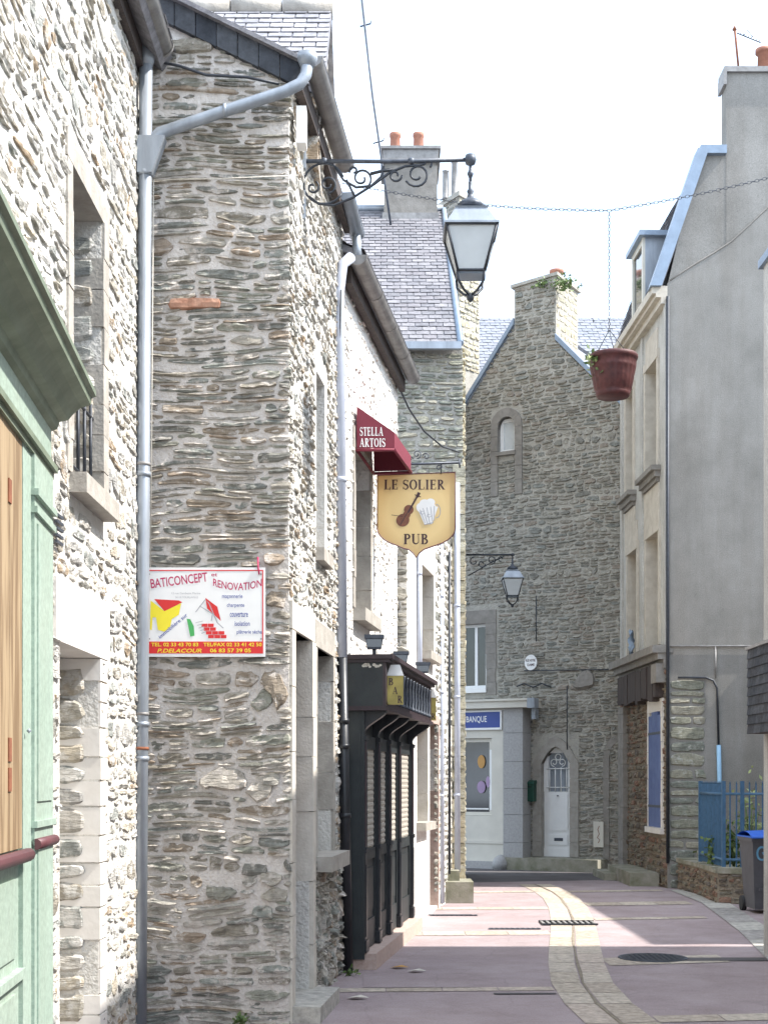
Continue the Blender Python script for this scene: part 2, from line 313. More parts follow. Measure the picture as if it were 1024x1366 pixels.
def weathered(name, c1, c2, streak=.5, pits=.5, cracks=0.0, scale=1.6, grain=140, fall=.12, bump=.4):
    """plaster or asphalt with cloudy tone, run-off stains, dark pits, grain and hairline cracks"""
    m, n, b = newmat(name); b.inputs['Roughness'].default_value = .92; b.inputs['Specular IOR Level'].default_value = .2
    tc = n.nodes.new('ShaderNodeTexCoord')
    def tex(kind, sc, st=(1,1,1), det=8, rgh=.6, loc=(0,0,0)):
        mp = n.nodes.new('ShaderNodeMapping'); mp.inputs['Scale'].default_value = st; mp.inputs['Location'].default_value = loc
        n.links.new(tc.outputs['Object'], mp.inputs['Vector']); t = n.nodes.new(kind); t.inputs['Scale'].default_value = sc
        if kind == 'ShaderNodeTexNoise': t.inputs['Detail'].default_value = det; t.inputs['Roughness'].default_value = rgh
        n.links.new(mp.outputs['Vector'], t.inputs['Vector']); return t
    def ramp(src, p0, p1, k0, k1):
        r = n.nodes.new('ShaderNodeValToRGB'); e = r.color_ramp.elements; e[0].position = p0; e[1].position = p1; e[0].color = (*k0, 1); e[1].color = (*k1, 1)
        n.links.new(src, r.inputs['Fac']); return r.outputs['Color']
    def mul(a, c):
        q = n.nodes.new('ShaderNodeMix'); q.data_type = 'RGBA'; q.blend_type = 'MULTIPLY'; q.inputs['Factor'].default_value = 1
        n.links.new(a, q.inputs[6]); n.links.new(c, q.inputs[7]); return q.outputs[2]
    out = ramp(tex('ShaderNodeTexNoise', scale, det=10, rgh=.65).outputs['Fac'], .32, .68, c1, c2)
    s = 1-streak*.5
    out = mul(out, ramp(tex('ShaderNodeTexNoise', 2.3, (1,1,fall), 9, .7, (4,2,9)).outputs['Fac'], .35, .55, (s,s*.98,s*.96), (1,1,1)))
    g_ = tex('ShaderNodeTexNoise', grain, det=3, rgh=.8); out = mul(out, ramp(g_.outputs['Fac'], .35, .65, (.82,.82,.82), (1.12,1.12,1.12)))
    if pits:
        k = 1-pits; out = mul(out, ramp(tex('ShaderNodeTexNoise', 26, (1,1,.8), 4, .75, (1,7,3)).outputs['Fac'], .30, .37, (k,k,k), (1,1,1)))
    if cracks:
        v = tex('ShaderNodeTexVoronoi', 1.1, loc=(3,1,0)); v.feature = 'DISTANCE_TO_EDGE'; k = 1-cracks
        wn = tex('ShaderNodeTexNoise', 4, det=6); ad = n.nodes.new('ShaderNodeMix'); ad.data_type = 'RGBA'; ad.inputs['Factor'].default_value = .12
        n.links.new(tc.outputs['Object'], ad.inputs[6]); n.links.new(wn.outputs['Color'], ad.inputs[7]); n.links.new(ad.outputs[2], v.inputs['Vector'])
        out = mul(out, ramp(v.outputs['Distance'], .002, .010, (k,k,k), (1,1,1)))
    n.links.new(out, b.inputs['Base Color'])
    bp = n.nodes.new('ShaderNodeBump'); bp.inputs['Strength'].default_value = bump; bp.inputs['Distance'].default_value = .008
    n.links.new(tex('ShaderNodeTexNoise', 40, det=8, rgh=.75).outputs['Fac'], bp.inputs['Height']); n.links.new(bp.outputs['Normal'], b.inputs['Normal'])
    return m
M['render'] = weathered('render', (.225,.217,.20), (.315,.303,.283), streak=.25, pits=.45, scale=1.1, grain=60)
M['facade'] = weathered('facade', (.44,.425,.39), (.58,.565,.525), streak=.42, pits=.3, scale=2.0, grain=60)
M['asphalt_red'] = weathered('asphalt_red', (.305,.245,.248), (.39,.325,.328), streak=.25, pits=.35, cracks=.10, scale=.9, grain=110, fall=1)
M['asphalt'] = weathered('asphalt', (.10,.093,.095), (.15,.14,.142), streak=.3, pits=.3, cracks=.1, scale=1.2, grain=110, fall=1)
M['shop_green'] = weathered('shop_green', (.31,.40,.335), (.355,.435,.37), streak=.16, pits=.0, scale=2, grain=30, bump=.10); M['shop_green'].node_tree.nodes['Principled BSDF'].inputs['Roughness'].default_value = .5

# ---------------------------------------------------------------- masonry
def hspan(poly, z):
    xs = []
    for i in range(len(poly)):
        (u0,z0),(u1,z1) = poly[i], poly[(i+1)%len(poly)]
        if (z0 <= z) != (z1 <= z): xs.append(u0+(z-z0)/(z1-z0)*(u1-u0))
    xs.sort(); return [(xs[i], xs[i+1]) for i in range(0, len(xs)-1, 2)]
def one_stone(mb, F, uc, zc, hl, hh, dep, rng, d0=0.0, warp=.02, rough=.008, fine=True, rise=0.0):
    if hl < .015 or hh < .008: return
    ns = max(2, min(9, int(hl*2/(.045 if fine == 2 else .075))+1)) if fine else 2
    ss = [-1, -.88] + [-.88+1.76*(k+rng.uniform(-.25,.25))/ns for k in range(1, ns)] + [.88, 1]
    ts = ([-1, -.78, -.3, .2, .72, 1] if fine == 2 else [-1, -.68, 0, .68, 1]) if fine else [-1, -.6, .6, 1]
    lo_ = .1 if fine == 2 else .45
    tl, tr = rng.uniform(lo_, 1), rng.uniform(lo_, 1); sk = rng.uniform(-.12, .12)*hh; off = rng.uniform(0, 99)
    tilt = rng.uniform(-.55, .05) if fine == 2 else rng.uniform(-.4, .3); jag = .30 if fine == 2 else .16
    sl_, sr_ = rng.uniform(-.3,.3)*min(1, hh/hl), rng.uniform(-.3,.3)*min(1, hh/hl)
    st = [rng.uniform(-1, 1) for _ in ts]; bow = rng.uniform(-.25, .25)*hh
    g = []
    mb.smooth = False
    for ti, t in enumerate(ts):
        row = []
        for s in ss:
            e = tl if s < 0 else tr; prof = 1-(1-e)*abs(s)**(2.2 if fine == 2 else 3)
            j = noise.noise(Vector((uc*7+s*1.7*max(1,hl/.1), zc*7+t, off))); j2 = noise.noise(Vector((uc*7+s*hl*34, zc*7+t*2, off+5)))
            z = zc + t*hh*prof*(1+jag*j+jag*.9*j2) + sk*s + rise*s*hl + bow*(1-s*s)
            u = uc + s*hl*(1-.10*t*t) + t*hh*(sl_ if s < 0 else sr_) + .16*hh*j2
            wz = noise.noise(Vector((u*1.7+F.o.x*3, z*1.3, F.o.y)))*warp; wu = noise.noise(Vector((u*2.3, z*2.1+9, F.o.x)))*warp*.4
            edge = abs(s) > .99 or abs(t) > .99
            d = -.018 if edge else dep*(1-.14*s*s-.10*t*t)*(1+tilt*t) + rough*(noise.noise(Vector((u*14, z*45, off)))*1.4 + .35*st[ti])
            row.append(mb.V(F.P(u+wu, z+wz, d0+d)))
        g.append(row)
    for a in range(len(ts)-1):
        for c in range(len(ss)-1): mb.F([g[a][c], g[a][c+1], g[a+1][c+1], g[a+1][c]])
def lumpy(mb, F, u0, u1, z0, z1, step, amp, d0=.002, keep=None):
    """hand-thrown mortar: a fine uneven skin over the wall core"""
    nu, nz_ = int((u1-u0)/step)+1, int((z1-z0)/step)+1; old = mb.smooth; mb.smooth = True
    g = [[mb.V(F.P(u0+(u1-u0)*i/nu, z0+(z1-z0)*j/nz_, d0+amp*(.5+.5*noise.noise(Vector((u0+i*step*9, z0+j*step*22, 3)))+.35*noise.noise(Vector((i*step*30, j*step*45, 8)))))) for i in range(nu+1)] for j in range(nz_+1)]
    for j in range(nz_):
        for i in range(nu):
            if keep is None or keep(u0+(u1-u0)*(i+.5)/nu, z0+(z1-z0)*(j+1)/nz_): mb.F([g[j][i], g[j][i+1], g[j+1][i+1], g[j+1][i]])
    mb.smooth = old
def rubble(mb, F, poly, holes=(), h=(.05,.12), l=(.12,.42), gap=.012, dep=(.015,.04), seed=1, d0=0.0, warp=.03, rough=.008, fine=True, drop=0.0, split=.25):
    rng = random.Random(seed); z0 = min(p[1] for p in poly); z1 = max(p[1] for p in poly); z = z0
    while z < z1-.02:
        hh = rng.uniform(*h)*(1.0 if rng.random() > .12 else 1.5); zc = z+hh/2
        if zc > z1-.02: break
        for (a, b) in hspan(poly, zc):
            iv = [(a, b)]
            for ho in holes:
                if ho[2]-hh*.4 < zc < ho[3]+hh*.4:
                    nv = []
                    for (p, q) in iv:
                        if ho[1] <= p or ho[0] >= q: nv.append((p, q)); continue
                        if ho[0] > p: nv.append((p, ho[0]))
                        if ho[1] < q: nv.append((ho[1], q))
                    iv = nv
            for (p, q) in iv:
                u = p
                while u < q-.03:
                    L = rng.uniform(*l)*rng.uniform(.6, 1.0)*(1+.5*(hh < .06))
                    if q-(u+L) < l[0]*.7: L = q-u
                    dp = rng.uniform(*dep); g = gap*rng.uniform(.6, 1.8); gz = gap*rng.uniform(.3, 1.3)
                    if rng.random() < drop: pass
                    elif rng.random() < split and hh > (h[0]+h[1])/2:
                        k = rng.uniform(.35, .65)
                        one_stone(mb, F, u+L/2, z+hh*k/2, L/2-g/2, hh*k/2-gz/2, dp, rng, d0, warp, rough, fine)
                        one_stone(mb, F, u+L/2, z+hh*(1+k)/2, L/2-g/2, hh*(1-k)/2-gz/2, rng.uniform(*dep), rng, d0, warp, rough, fine)
                    else:
                        jh = rng.uniform(.82, 1.06)
                        one_stone(mb, F, u+L/2, zc, L/2-g/2, hh/2*jh-gz/2, dp, rng, d0, warp, rough, fine, rise=rng.uniform(-.03,.03))
                    u += L
        z += hh
def blocks(mb, F, u0, u1, z0, z1, d0, d1, hs=(.22,.34), seed=1, gap=.006, jit=.012):
    """a column of dressed blocks"""
    rng = random.Random(seed); z = z0
    while z < z1-.01:
        h = min(rng.uniform(*hs), z1-z)
        if z1-(z+h) < hs[0]*.5: h = z1-z
        j = rng.uniform(-jit, jit)
        mb.fbox(F, u0+(j if jit else 0), u1+(rng.uniform(-jit, jit) if jit else 0), z+gap/2, z+h-gap/2, d0, d1+rng.uniform(0, .006)); z += h
def slates(mb, A, B, C_, D, rows, cols, th=.008, seed=1, lift=.008):
    """slates over the roof quad A B (eave, left to right), D C (ridge, left to right)"""
    rng = random.Random(seed); A, B, C_, D = map(Vector, (A, B, C_, D)); n = (B-A).cross(D-A).normalized()
    def Q(s, t): return (A*(1-s)+B*s)*(1-t) + (D*(1-s)+C_*s)*t
    for r in range(rows):
        off = .5 if r % 2 else 0
        for c in range(cols+1):
            s0 = max(0, (c-off)/cols); s1 = min(1, (c+1-off)/cols)
            if s1-s0 < .004: continue
            g = .0022; t0 = r/rows; t1 = min(1, (r+1.25)/rows); l1 = lift*rng.uniform(.8, 1.5); w = rng.uniform(-.08,.08)/rows
            a, b, c2, d = Q(s0+g, t0+w)+n*(l1+th), Q(s1-g, t0+w)+n*(l1+th), Q(s1-g, t1)+n*th*.5, Q(s0+g, t1)+n*th*.5
            a2, b2 = a-n*th, b-n*th; i = [mb.V(p) for p in (a, b, c2, d, a2, b2)]
            mb.F([i[0], i[1], i[2], i[3]]); mb.F([i[4], i[5], i[1], i[0]])
def slab(mb, A, B, C_, D, th):
    A, B, C_, D = map(Vector, (A, B, C_, D)); n = (B-A).cross(D-A).normalized()*th
    mb.box8([A-n, B-n, C_-n, D-n, A, B, C_, D])
def gutter(mb, a, b, r=.065, seg=8):
    """half-round gutter with closed ends and joints"""
    a, b = Vector(a), Vector(b); t = (b-a).normalized(); s = t.cross(Vector((0,0,1))).normalized(); L = (b-a).length; n = max(1, int(L/.9))
    def ring(p, rr): return [mb.V(p + s*math.cos(math.pi*k/seg)*rr - Vector((0,0,1))*math.sin(math.pi*k/seg)*rr) for k in range(seg+1)]
    o0, o1, i0, i1 = ring(a, r), ring(b, r), ring(a, r*.88), ring(b, r*.88); old = mb.smooth; mb.smooth = True
    for k in range(seg):
        mb.F([o0[k], o0[k+1], o1[k+1], o1[k]]); mb.F([i0[k+1], i0[k], i1[k], i1[k+1]])
    mb.smooth = False
    for e in (o0, o1): mb.F(e)
    for k in (0, seg): mb.F([o0[k], i0[k], i1[k], o1[k]])
    mb.smooth = True
    for j in range(n+1):
        p = a+t*L*j/n; q = [ring(p+t*e, r*1.07) for e in (-.015, .015)]
        for k in range(seg): mb.F([q[0][k], q[0][k+1], q[1][k+1], q[1][k]])
    mb.smooth = old
def pipe(mb, pts, r, joints=(), seg=12):
    mb.tube(pts, r, seg)
    for p, q in joints: mb.tube([p, q], r*1.16, seg)
def spiral(c, r0, r1, a0, a1, ex, ez, n=22):
    c = Vector(c); return [c + ex*(math.cos(a0+(a1-a0)*i/n)*(r0+(r1-r0)*i/n)) + ez*(math.sin(a0+(a1-a0)*i/n)*(r0+(r1-r0)*i/n)) for i in range(n+1)]
def leaves(mb, c, rx, ry, rz, n, size, seed=1):
    rng = random.Random(seed)
    for _ in range(n):
        p = Vector(c)+Vector((rng.gauss(0,.45)*rx, rng.gauss(0,.45)*ry, rng.gauss(0,.45)*rz))
        a = Vector((rng.uniform(-1,1), rng.uniform(-1,1), rng.uniform(-.3,1))).normalized(); b = a.cross(Vector((rng.uniform(-1,1),rng.uniform(-1,1),rng.uniform(-1,1)))).normalized(); s = size*rng.uniform(.6,1.4)
        mb.poly([p, p+a*s*.5+b*s*.28, p+a*s, p+a*s*.5-b*s*.28])
def casement(F, parent, u0, u1, z0, z1, d, fm, mull=1, bars=0, name='window', sill=None, sillmat=None, glassmat=None, fw=.05):
    mb = MB()
    mb.fbox(F, u0, u0+fw, z0, z1, d-.04, d); mb.fbox(F, u1-fw, u1, z0, z1, d-.04, d)
    mb.fbox(F, u0+fw, u1-fw, z0, z0+fw, d-.04, d-.002); mb.fbox(F, u0+fw, u1-fw, z1-fw, z1, d-.04, d-.002)
    for k in range(mull): 
        um = u0+(u1-u0)*(k+1)/(mull+1); mb.fbox(F, um-fw*.5, um+fw*.5, z0+fw, z1-fw, d-.04, d-.004)
    for k in range(bars):
        zm = z0+(z1-z0)*(k+1)/(bars+1); mb.fbox(F, u0+fw, u1-fw, zm-.012, zm+.012, d-.035, d-.008)
    w = mb.build(name, fm, parent)
    g = MB(); g.fbox(F, u0+fw*.5, u1-fw*.5, z0+fw*.5, z1-fw*.5, d-.03, d-.022); g.build('pane', glassmat or M['glass'], w)
    if sill:
        s = MB(); s.fbox(F, u0-sill[0], u1+sill[0], z0-sill[1], z0, sill[3] if len(sill) > 3 else d, sill[2]); s.build('sill', sillmat or M['dressed'], w)
    return w

# ---------------------------------------------------------------- lettering
def ribbon(mb, mapf, pts, w, d):
    n = len(pts); ws = w if isinstance(w, list) else [w]*n; L, Rr = [], []
    for i in range(n):
        a, b = pts[max(0,i-1)], pts[min(n-1,i+1)]; tx, ty = b[0]-a[0], b[1]-a[1]; q = math.hypot(tx, ty) or 1; nx, ny = -ty/q*ws[i]/2, tx/q*ws[i]/2
        L.append(mb.V(mapf(pts[i][0]+nx, pts[i][1]+ny, d))); Rr.append(mb.V(mapf(pts[i][0]-nx, pts[i][1]-ny, d)))
    for i in range(n-1): mb.F([L[i], Rr[i], Rr[i+1], L[i+1]])
def arc(cx, cy, rx, ry, a0, a1, n=12): return [(cx+rx*math.cos(R(a0+(a1-a0)*i/n)), cy+ry*math.sin(R(a0+(a1-a0)*i/n))) for i in range(n+1)]
def serif_glyph(ch):
    T, t = .20, .07
    stem = lambda x, y0=0, y1=1: [([(x,y0),(x,y1)], T), ([(x-.17,y0+.03),(x+.17,y0+.03)], t), ([(x-.17,y1-.03),(x+.17,y1-.03)], t)]
    g = {
     'L': (stem(.2)+[([(.2,.035),(.72,.035)],t),([(.70,0),(.70,.26)],t)], .78),
     'E': (stem(.2)+[([(.2,y),(.68,y)],t) for y in (.035,.965)]+[([(.2,.52),(.55,.52)],t),([(.66,0),(.66,.25)],t),([(.64,.78),(.64,1)],t),([(.55,.40),(.55,.64)],t)], .78),
     'I': (stem(.22), .44),
     'T': ([([(.4,0),(.4,.95)],T),([(.23,.03),(.57,.03)],t),([(.02,.965),(.78,.965)],t),([(.04,.75),(.04,1)],t),([(.76,.75),(.76,1)],t)], .8),
     'S': ([(arc(.35,.745,.24,.22,15,270,12)+arc(.35,.26,.24,.235,90,-165,12), [.06]*4+[.11]*5+[.17]*10+[.11]*4+[.06]*3),([(.59,.74),(.59,.98)],t),([(.09,.02),(.09,.27)],t)], .7),
     'O': ([(arc(.45,.5,.34,.47,90,450,24), [.06+.13*abs(math.sin(R(360*i/24))) for i in range(25)])], .9),
     'P': (stem(.2)+[(arc(.30,.745,.30,.225,90,-90,10), [.07+.12*math.sin(R(180*i/10)) for i in range(11)]),([(.2,.52),(.32,.52)],t),([(.2,.97),(.32,.97)],t)], .72),
     'B': (stem(.2)+[(arc(.30,.76,.26,.21,90,-90,10), [.07+.12*math.sin(R(180*i/10)) for i in range(11)]),(arc(.32,.28,.32,.25,90,-90,10), [.07+.12*math.sin(R(180*i/10)) for i in range(11)]),([(.2,.97),(.32,.97)],t),([(.2,.54),(.33,.54)],t),([(.2,.03),(.33,.03)],t)], .76),
     'R': (stem(.2)+[(arc(.30,.745,.28,.225,90,-90,10), [.07+.12*math.sin(R(180*i/10)) for i in range(11)]),([(.2,.52),(.32,.52)],t),([(.2,.97),(.32,.97)],t),([(.34,.52),(.72,.02)],.17),([(.62,.03),(.88,.03)],t)], .86),
     'U': ([([(.2,.3),(.2,1)],T)]+[([(.04,.97),(.36,.97)],t),([(.6,.97),(.86,.97)],t),([(.73,.3),(.73,1)],t),(arc(.465,.32,.27,.28,180,360,10), [.19-.12*i/10 for i in range(11)])], .9),
     'A': ([([(.1,.02),(.42,1)],t),([(.42,1),(.72,.02)],T),([(.22,.36),(.60,.36)],t),([(0,.03),(.24,.03)],t),([(.56,.03),(.90,.03)],t)], .9),
     ' ': ([], .35)}
    return g[ch]
def serif_text(mb, F, text, u0, u1, z0, h, d):
    tot = sum(serif_glyph(c)[1]+.06 for c in text)-.06; k = (u1-u0)/tot; x = 0.0; i = 0
    for c in text:
        gl, w = serif_glyph(c)
        for pts, th in gl:
            mb_d = d+.0004*(i % 7); i += 1
            ribbon(mb, lambda a, b, dd, x=x: F.P(u0+(x+a)*k, z0+b*h, dd), pts, th, mb_d)
        x += w+.06
def sans_mesh(text, bold=.0):
    cu = bpy.data.curves.new('t', 'FONT'); cu.body = text; cu.size = 1; cu.offset = bold; cu.resolution_u = 3; cu.fill_mode = 'FRONT'
    ob = bpy.data.objects.new('t', cu); COL.objects.link(ob); bpy.context.view_layer.update()
    me = bpy.data.meshes.new_from_object(ob.evaluated_get(bpy.context.evaluated_depsgraph_get()))
    vs = [(v.co.x, v.co.y) for v in me.vertices]; fs = [tuple(p.vertices) for p in me.polygons]
    bpy.data.objects.remove(ob); bpy.data.curves.remove(cu); bpy.data.meshes.remove(me); return vs, fs
def sans_text(mb, F, text, u0, z0, w, h, d, ang=0.0, bold=.01, bend=None, shear=0.0):
    vs, fs = sans_mesh(text, bold)
    if not vs: return
    x0, x1 = min(v[0] for v in vs), max(v[0] for v in vs); y0, y1 = min(v[1] for v in vs), max(v[1] for v in vs); ids = []
    for x, y in vs:
        a = (x-x0)/(x1-x0)*w; b = (y-y0)/(y1-y0)*h; a += shear*b
        if bend: b += bend(a/w)
        ids.append(mb.V(F.P(u0+a*math.cos(ang)-b*math.sin(ang), z0+a*math.sin(ang)+b*math.cos(ang), d)))
    for f in fs: mb.F([ids[i] for i in f])

# ================================================================ THE GROUND
g = MB(); g.quad((-60,-20,0),(60,-20,0),(60,120,0),(-60,120,0))
tag(g.build('ground', M['asphalt'], loc=(0,0,0)), kind='structure')
g = MB(); g.poly([(-2.6,2,.004),(5.5,2,.004),(5.6,23.2,.004),(3.6,24.3,.004),(.8,23.6,.004),(-1.6,22,.004),(-2.6,12,.004)])
tag(g.build('street', M['asphalt_red'], loc=(0,0,0)), kind='structure')
# the winding paved channel: rows of pavers in a shallow V
cp = [gp(712,1180), gp(722,1184), gp(735,1190), gp(748,1199), gp(757,1211), gp(762,1225), gp(765,1243), gp(766,1262), gp(768,1285), gp(776,1312), gp(798,1340), gp(829,1366)]
x, y = cp[-1]; cp += [(x+.18,y-.8), (x+.30,y-2.0), (x+.35,y-5)]
g = MB(); HWc = .26
def chan(i):
    a, b = cp[max(0,i-1)], cp[min(len(cp)-1,i+1)]; t = Vector((b[0]-a[0], b[1]-a[1], 0)).normalized(); return Vector((cp[i][0],cp[i][1],0)), Vector((-t.y, t.x, 0))
dense = []
for i in range(len(cp)-1):
    (p, n), (q, m_) = chan(i), chan(i+1); k = max(1, int((q-p).length/.5))
    for j in range(k): f = j/k; dense.append((p.lerp(q, f), n.lerp(m_, f)))
dense.append(chan(len(cp)-1))
for i in range(len(dense)-1):
    (p, n), (q, m_) = dense[i], dense[i+1]; e = .03
    P0, Q0 = p.lerp(q, e*.4), q.lerp(p, e*.4)
    for s0, s1, z0, z1 in ((-1,-.06,.0095,.0065),(.06,1,.0065,.0095)):
        g.quad(P0+n*HWc*s0+Vector((0,0,z0)), Q0+m_*HWc*s0+Vector((0,0,z0)), Q0+m_*HWc*s1+Vector((0,0,z1)), P0+n*HWc*s1+Vector((0,0,z1)))
tag(g.build('channel_paving', M['paver'], loc=(0,0,0)), kind='structure')
g = MB()
for i in range(len(dense)-1):
    (p, n), (q, m_) = dense[i], dense[i+1]
    wa, wb = .020+.008*math.sin(i*1.7), .020+.008*math.sin((i+1)*1.7)
    z = Vector((0,0,.0110)); o1 = .012*math.sin(i*.9); o2 = .012*math.sin((i+1)*.9)
    g.quad(p+n*(o1-wa*.6)+z, q+m_*(o2-wb*.6)+z, q+m_*(o2+wb*.6)+z, p+n*(o1+wa*.6)+z)
tag(g.build('channel_mortar_joint', M['brown_mortar'], loc=(0,0,0)), kind='structure')
def chx(Y):
    for i in range(len(cp)-1):
        if cp[i][1] >= Y >= cp[i+1][1]:
            f = (cp[i][1]-Y)/(cp[i][1]-cp[i+1][1]); return cp[i][0]+(cp[i+1][0]-cp[i][0])*f
    return cp[-1][0]
def band(xa, ya, xb, yb, w, seed):
    rng = random.Random(seed); n = max(1, int(math.hypot(xb-xa, yb-ya)/.42)); g = MB()
    for k in range(n):
        a, b = k/n, (k+1)/n; e = .005
        X0, Y0, X1, Y1 = xa+(xb-xa)*a+e, ya+(yb-ya)*a, xa+(xb-xa)*b-e, ya+(yb-ya)*b; z = .0085+rng.uniform(0,.001)
        g.quad((X0,Y0-w/2,z),(X1,Y1-w/2,z),(X1,Y1+w/2,z),(X0,Y0+w/2,z))
    tag(g.build('cross_band_paving', M['paver'], loc=((xa+xb)/2,(ya+yb)/2,0)), kind='structure')
gY = lambda py: FPX*CZ/(py-HY)
for k, (py, xl, w) in enumerate(((1320,-.9,.20),(1245,-.05,.42),(1212,.30,.34),(1190,.9,.30))):
    Y = gY(py); band(xl, Y-.12, chx(Y)-.27, Y, w, k)
for k, (py, xr, w) in enumerate(((1361,3.9,.28),(1284,3.25,.55),(1227,4.0,.26),(1207,4.25,.50),(1190,4.3,.30))):
    Y = gY(py); band(chx(Y)+.27, Y, xr, Y+.25, w, 20+k)
# kerb line of grey slabs at the right
g = MB(); ka = [gp(893,1188), gp(935,1205), gp(985,1243), gp(1010,1268), (3.62,13.4), (3.62,8)]
for i in range(len(ka)-1):
    a, b = Vector((*ka[i],0)), Vector((*ka[i+1],0)); n = max(1, int((b-a).length/.8))
    for j in range(n):
        p, q = a.lerp(b, j/n+.004), a.lerp(b, (j+1)/n-.004); w = Vector((.38,.06,0))
        g.quad(p+Vector((0,0,.013)), q+Vector((0,0,.013)), q+w+Vector((0,0,.015)), p+w+Vector((0,0,.015)))
tag(g.build('kerb', M['curb'], loc=(0,0,0)), kind='structure')
# darker repair patches
for (px,py,w,l) in ((600,1221,.55,.10),(655,1207,.0,.0),(555,1310,.9,.8),(960,1281,1.0,.25),(700,1327,.5,.08)):
    if w:
        X, Y = gp(px,py); g = MB(); g.quad((X-w/2,Y-l/2,.0115),(X+w/2,Y-l/2+.02,.0115),(X+w/2,Y+l/2,.0115),(X-w/2,Y+l/2,.0115))
        tag(g.build('street_patch', M['asphalt'] if l < .3 else M['asphalt_red'], loc=(X,Y,0)), kind='structure')
# channel grate
X, Y = gp(757,1233); t = thing('drain_grate', 'black slotted iron grate laid across the pale paved channel', 'drain', (X,Y,0))
g = MB(); w, l = .33, .20; Z0 = .012
g.box(X-w,X+w,Y-l,Y-l+.02,Z0,Z0+.018); g.box(X-w,X+w,Y+l-.02,Y+l,Z0,Z0+.018)
g.build('frame', M['iron'], t); g = MB()
for k in range(10): xk = X-w+.03+k*(2*w-.06)/9; g.box(xk-.014,xk+.014,Y-l+.02,Y+l-.02,Z0,Z0+.015)
g.build('bars', M['zinc_old'], t); g = MB(); g.quad((X-w,Y-l,.0118),(X+w,Y-l,.0118),(X+w,Y+l,.0118),(X-w,Y+l,.0118)); g.build('gully', M['dark'], t)
# manhole
X, Y = gp(870,1279); t = thing('manhole_cover', 'round dark iron manhole cover set in the right side of the street', 'manhole', (X,Y,0))
g = MB(); g.lathe((X,Y,.010), [(.0,0),(.33,0),(.33,.006),(.30,.006)], 36, smooth=False); g.build('ring', M['iron_grey'], t)
g = MB(); g.lathe((X,Y,.012), [(.30,0),(.298,.007),(.0,.007)], 36, smooth=False)
for i in range(-5,6):
    for j in range(-5,6):
        if i*i+j*j < 26: g.box(X+i*.05-.014,X+i*.05+.014,Y+j*.05-.014,Y+j*.05+.014,.018,.0215)
g.build('cover', M['iron'], t)
for px, py, lab in ((686,1240,'thin slotted gutter drain on the sunlit left side of the street'),(605,1222,'small slotted drain beside the foot of the mossy corner step')):
    X, Y = gp(px,py); g = MB(); g.box(X-.30,X+.30,Y-.05,Y+.05,.0125,.0135)
    for k in range(10): g.box(X-.28+k*.06,X-.25+k*.06,Y-.045,Y+.045,.0135,.017)
    tag(g.build('gutter_drain', M['iron_grey'], loc=(X,Y,0)), lab, 'drain')
# fallen leaves
rng = random.Random(5)
for k, (px,py,lab) in enumerate(((533,1293,'dry orange leaf lying on the street near the bar step'),(478,1334,'pale dry leaf lying on the street near the house corner'),(556,1298,'scrap of grey litter lying on the street right of the orange leaf'))):
    X, Y = gp(px,py); g = MB(); a = .07
    g.poly([(X-a*1.3,Y,.016),(X-a*.3,Y-a*.6,.03),(X+a*1.2,Y-a*.1,.02),(X+a*.3,Y+a*.7,.034)]); g.poly([(X-a*1.3,Y,.0158),(X+a*.3,Y+a*.7,.0338),(X-a*.5,Y+a*.9,.014)])
    tag(g.build('leaf' if k < 2 else 'litter', M['orange'] if k == 0 else M['lace'], loc=(X,Y,0)), lab, 'leaf' if k < 2 else 'litter')

# ================================================================ FRAMES OF THE WALLS
FA = Fr(-1.76, 3.0, -1.70, 9.99)             # long sunlit wall at the near left
FG = Fr(-3.2, 10.0, -.668, 10.0)             # rubble gable carrying the builder's sign
FC = Fr(-.668, 10.0, -.37, 12.8)             # its street side
FP = Fr(-.38, 12.8, .155, 16.4)              # pub wall
FD = Fr(.262, 16.4, .98, 20.5)               # low house beyond the pub
FE = Fr(-2.2, 20.5, 1.13, 20.5)              # house with the slate roof, front
FE2 = Fr(1.13, 20.5, 1.42, 26.0)
c30, s30 = math.cos(R(30)), math.sin(R(30))
FGa = Fr(4.45-c30*3.7, 26.6+s30*3.7, 4.45, 26.6)   # big gable closing the street
FR = Fr(4.35, 26.1, 4.47, 22.5)              # pale facade at the right
FRe = Fr(4.47, 22.5, 10.5, 22.5)             # its rendered end wall

# ================================================================ NEAR LEFT HOUSE
H = thing('stone_house', 'whitewashed rubble stone house wall at the left edge behind the green shopfront', 'house', (-1.76,3,0))
w1 = (FA.U(95), FA.U(135), 3.42, 5.10); w1 = (w1[0], w1[1], 3.40, 5.10)
w2 = (FA.U(80), FA.U(131), 0.0, 2.45)
m = MB(); m.mi = 1; m.fwall(FA, 0, FA.L, 0, 6.9, [w1, w2], d0=-.42)
m.mi = 0
q1 = (w1[0]-.02, w1[1]+.16, w1[2]-.12, w1[3]+.14); q2 = (w2[0]-.02, w2[1]+.02, 0, 2.75)
rubble(m, FA, [(2.9,0),(FA.L-.02,0),(FA.L-.02,6.85),(2.9,6.85)], [q1, q2, (0,4.2,0,3.7)], h=(.035,.14), l=(.08,.44), gap=.012, dep=(.002,.014), seed=11, drop=.08, warp=.05, rough=.010, fine=2)
m.build('wall', [M['lit_stone'], M['lit_mortar']], H)
m = MB(); blocks(m, FA, w1[1], w1[1]+.15, w1[2], w1[3], -.40, .015, (.16,.26), 3); blocks(m, FA, w1[0]-.12, w1[0], w1[2], w1[3], -.40, .012, (.16,.26), 4)
m.fbox(FA, w1[0]-.14, w1[1]+.2, w1[3], w1[3]+.15, -.40, .014); m.build('window_surround', M['dressed'], H)
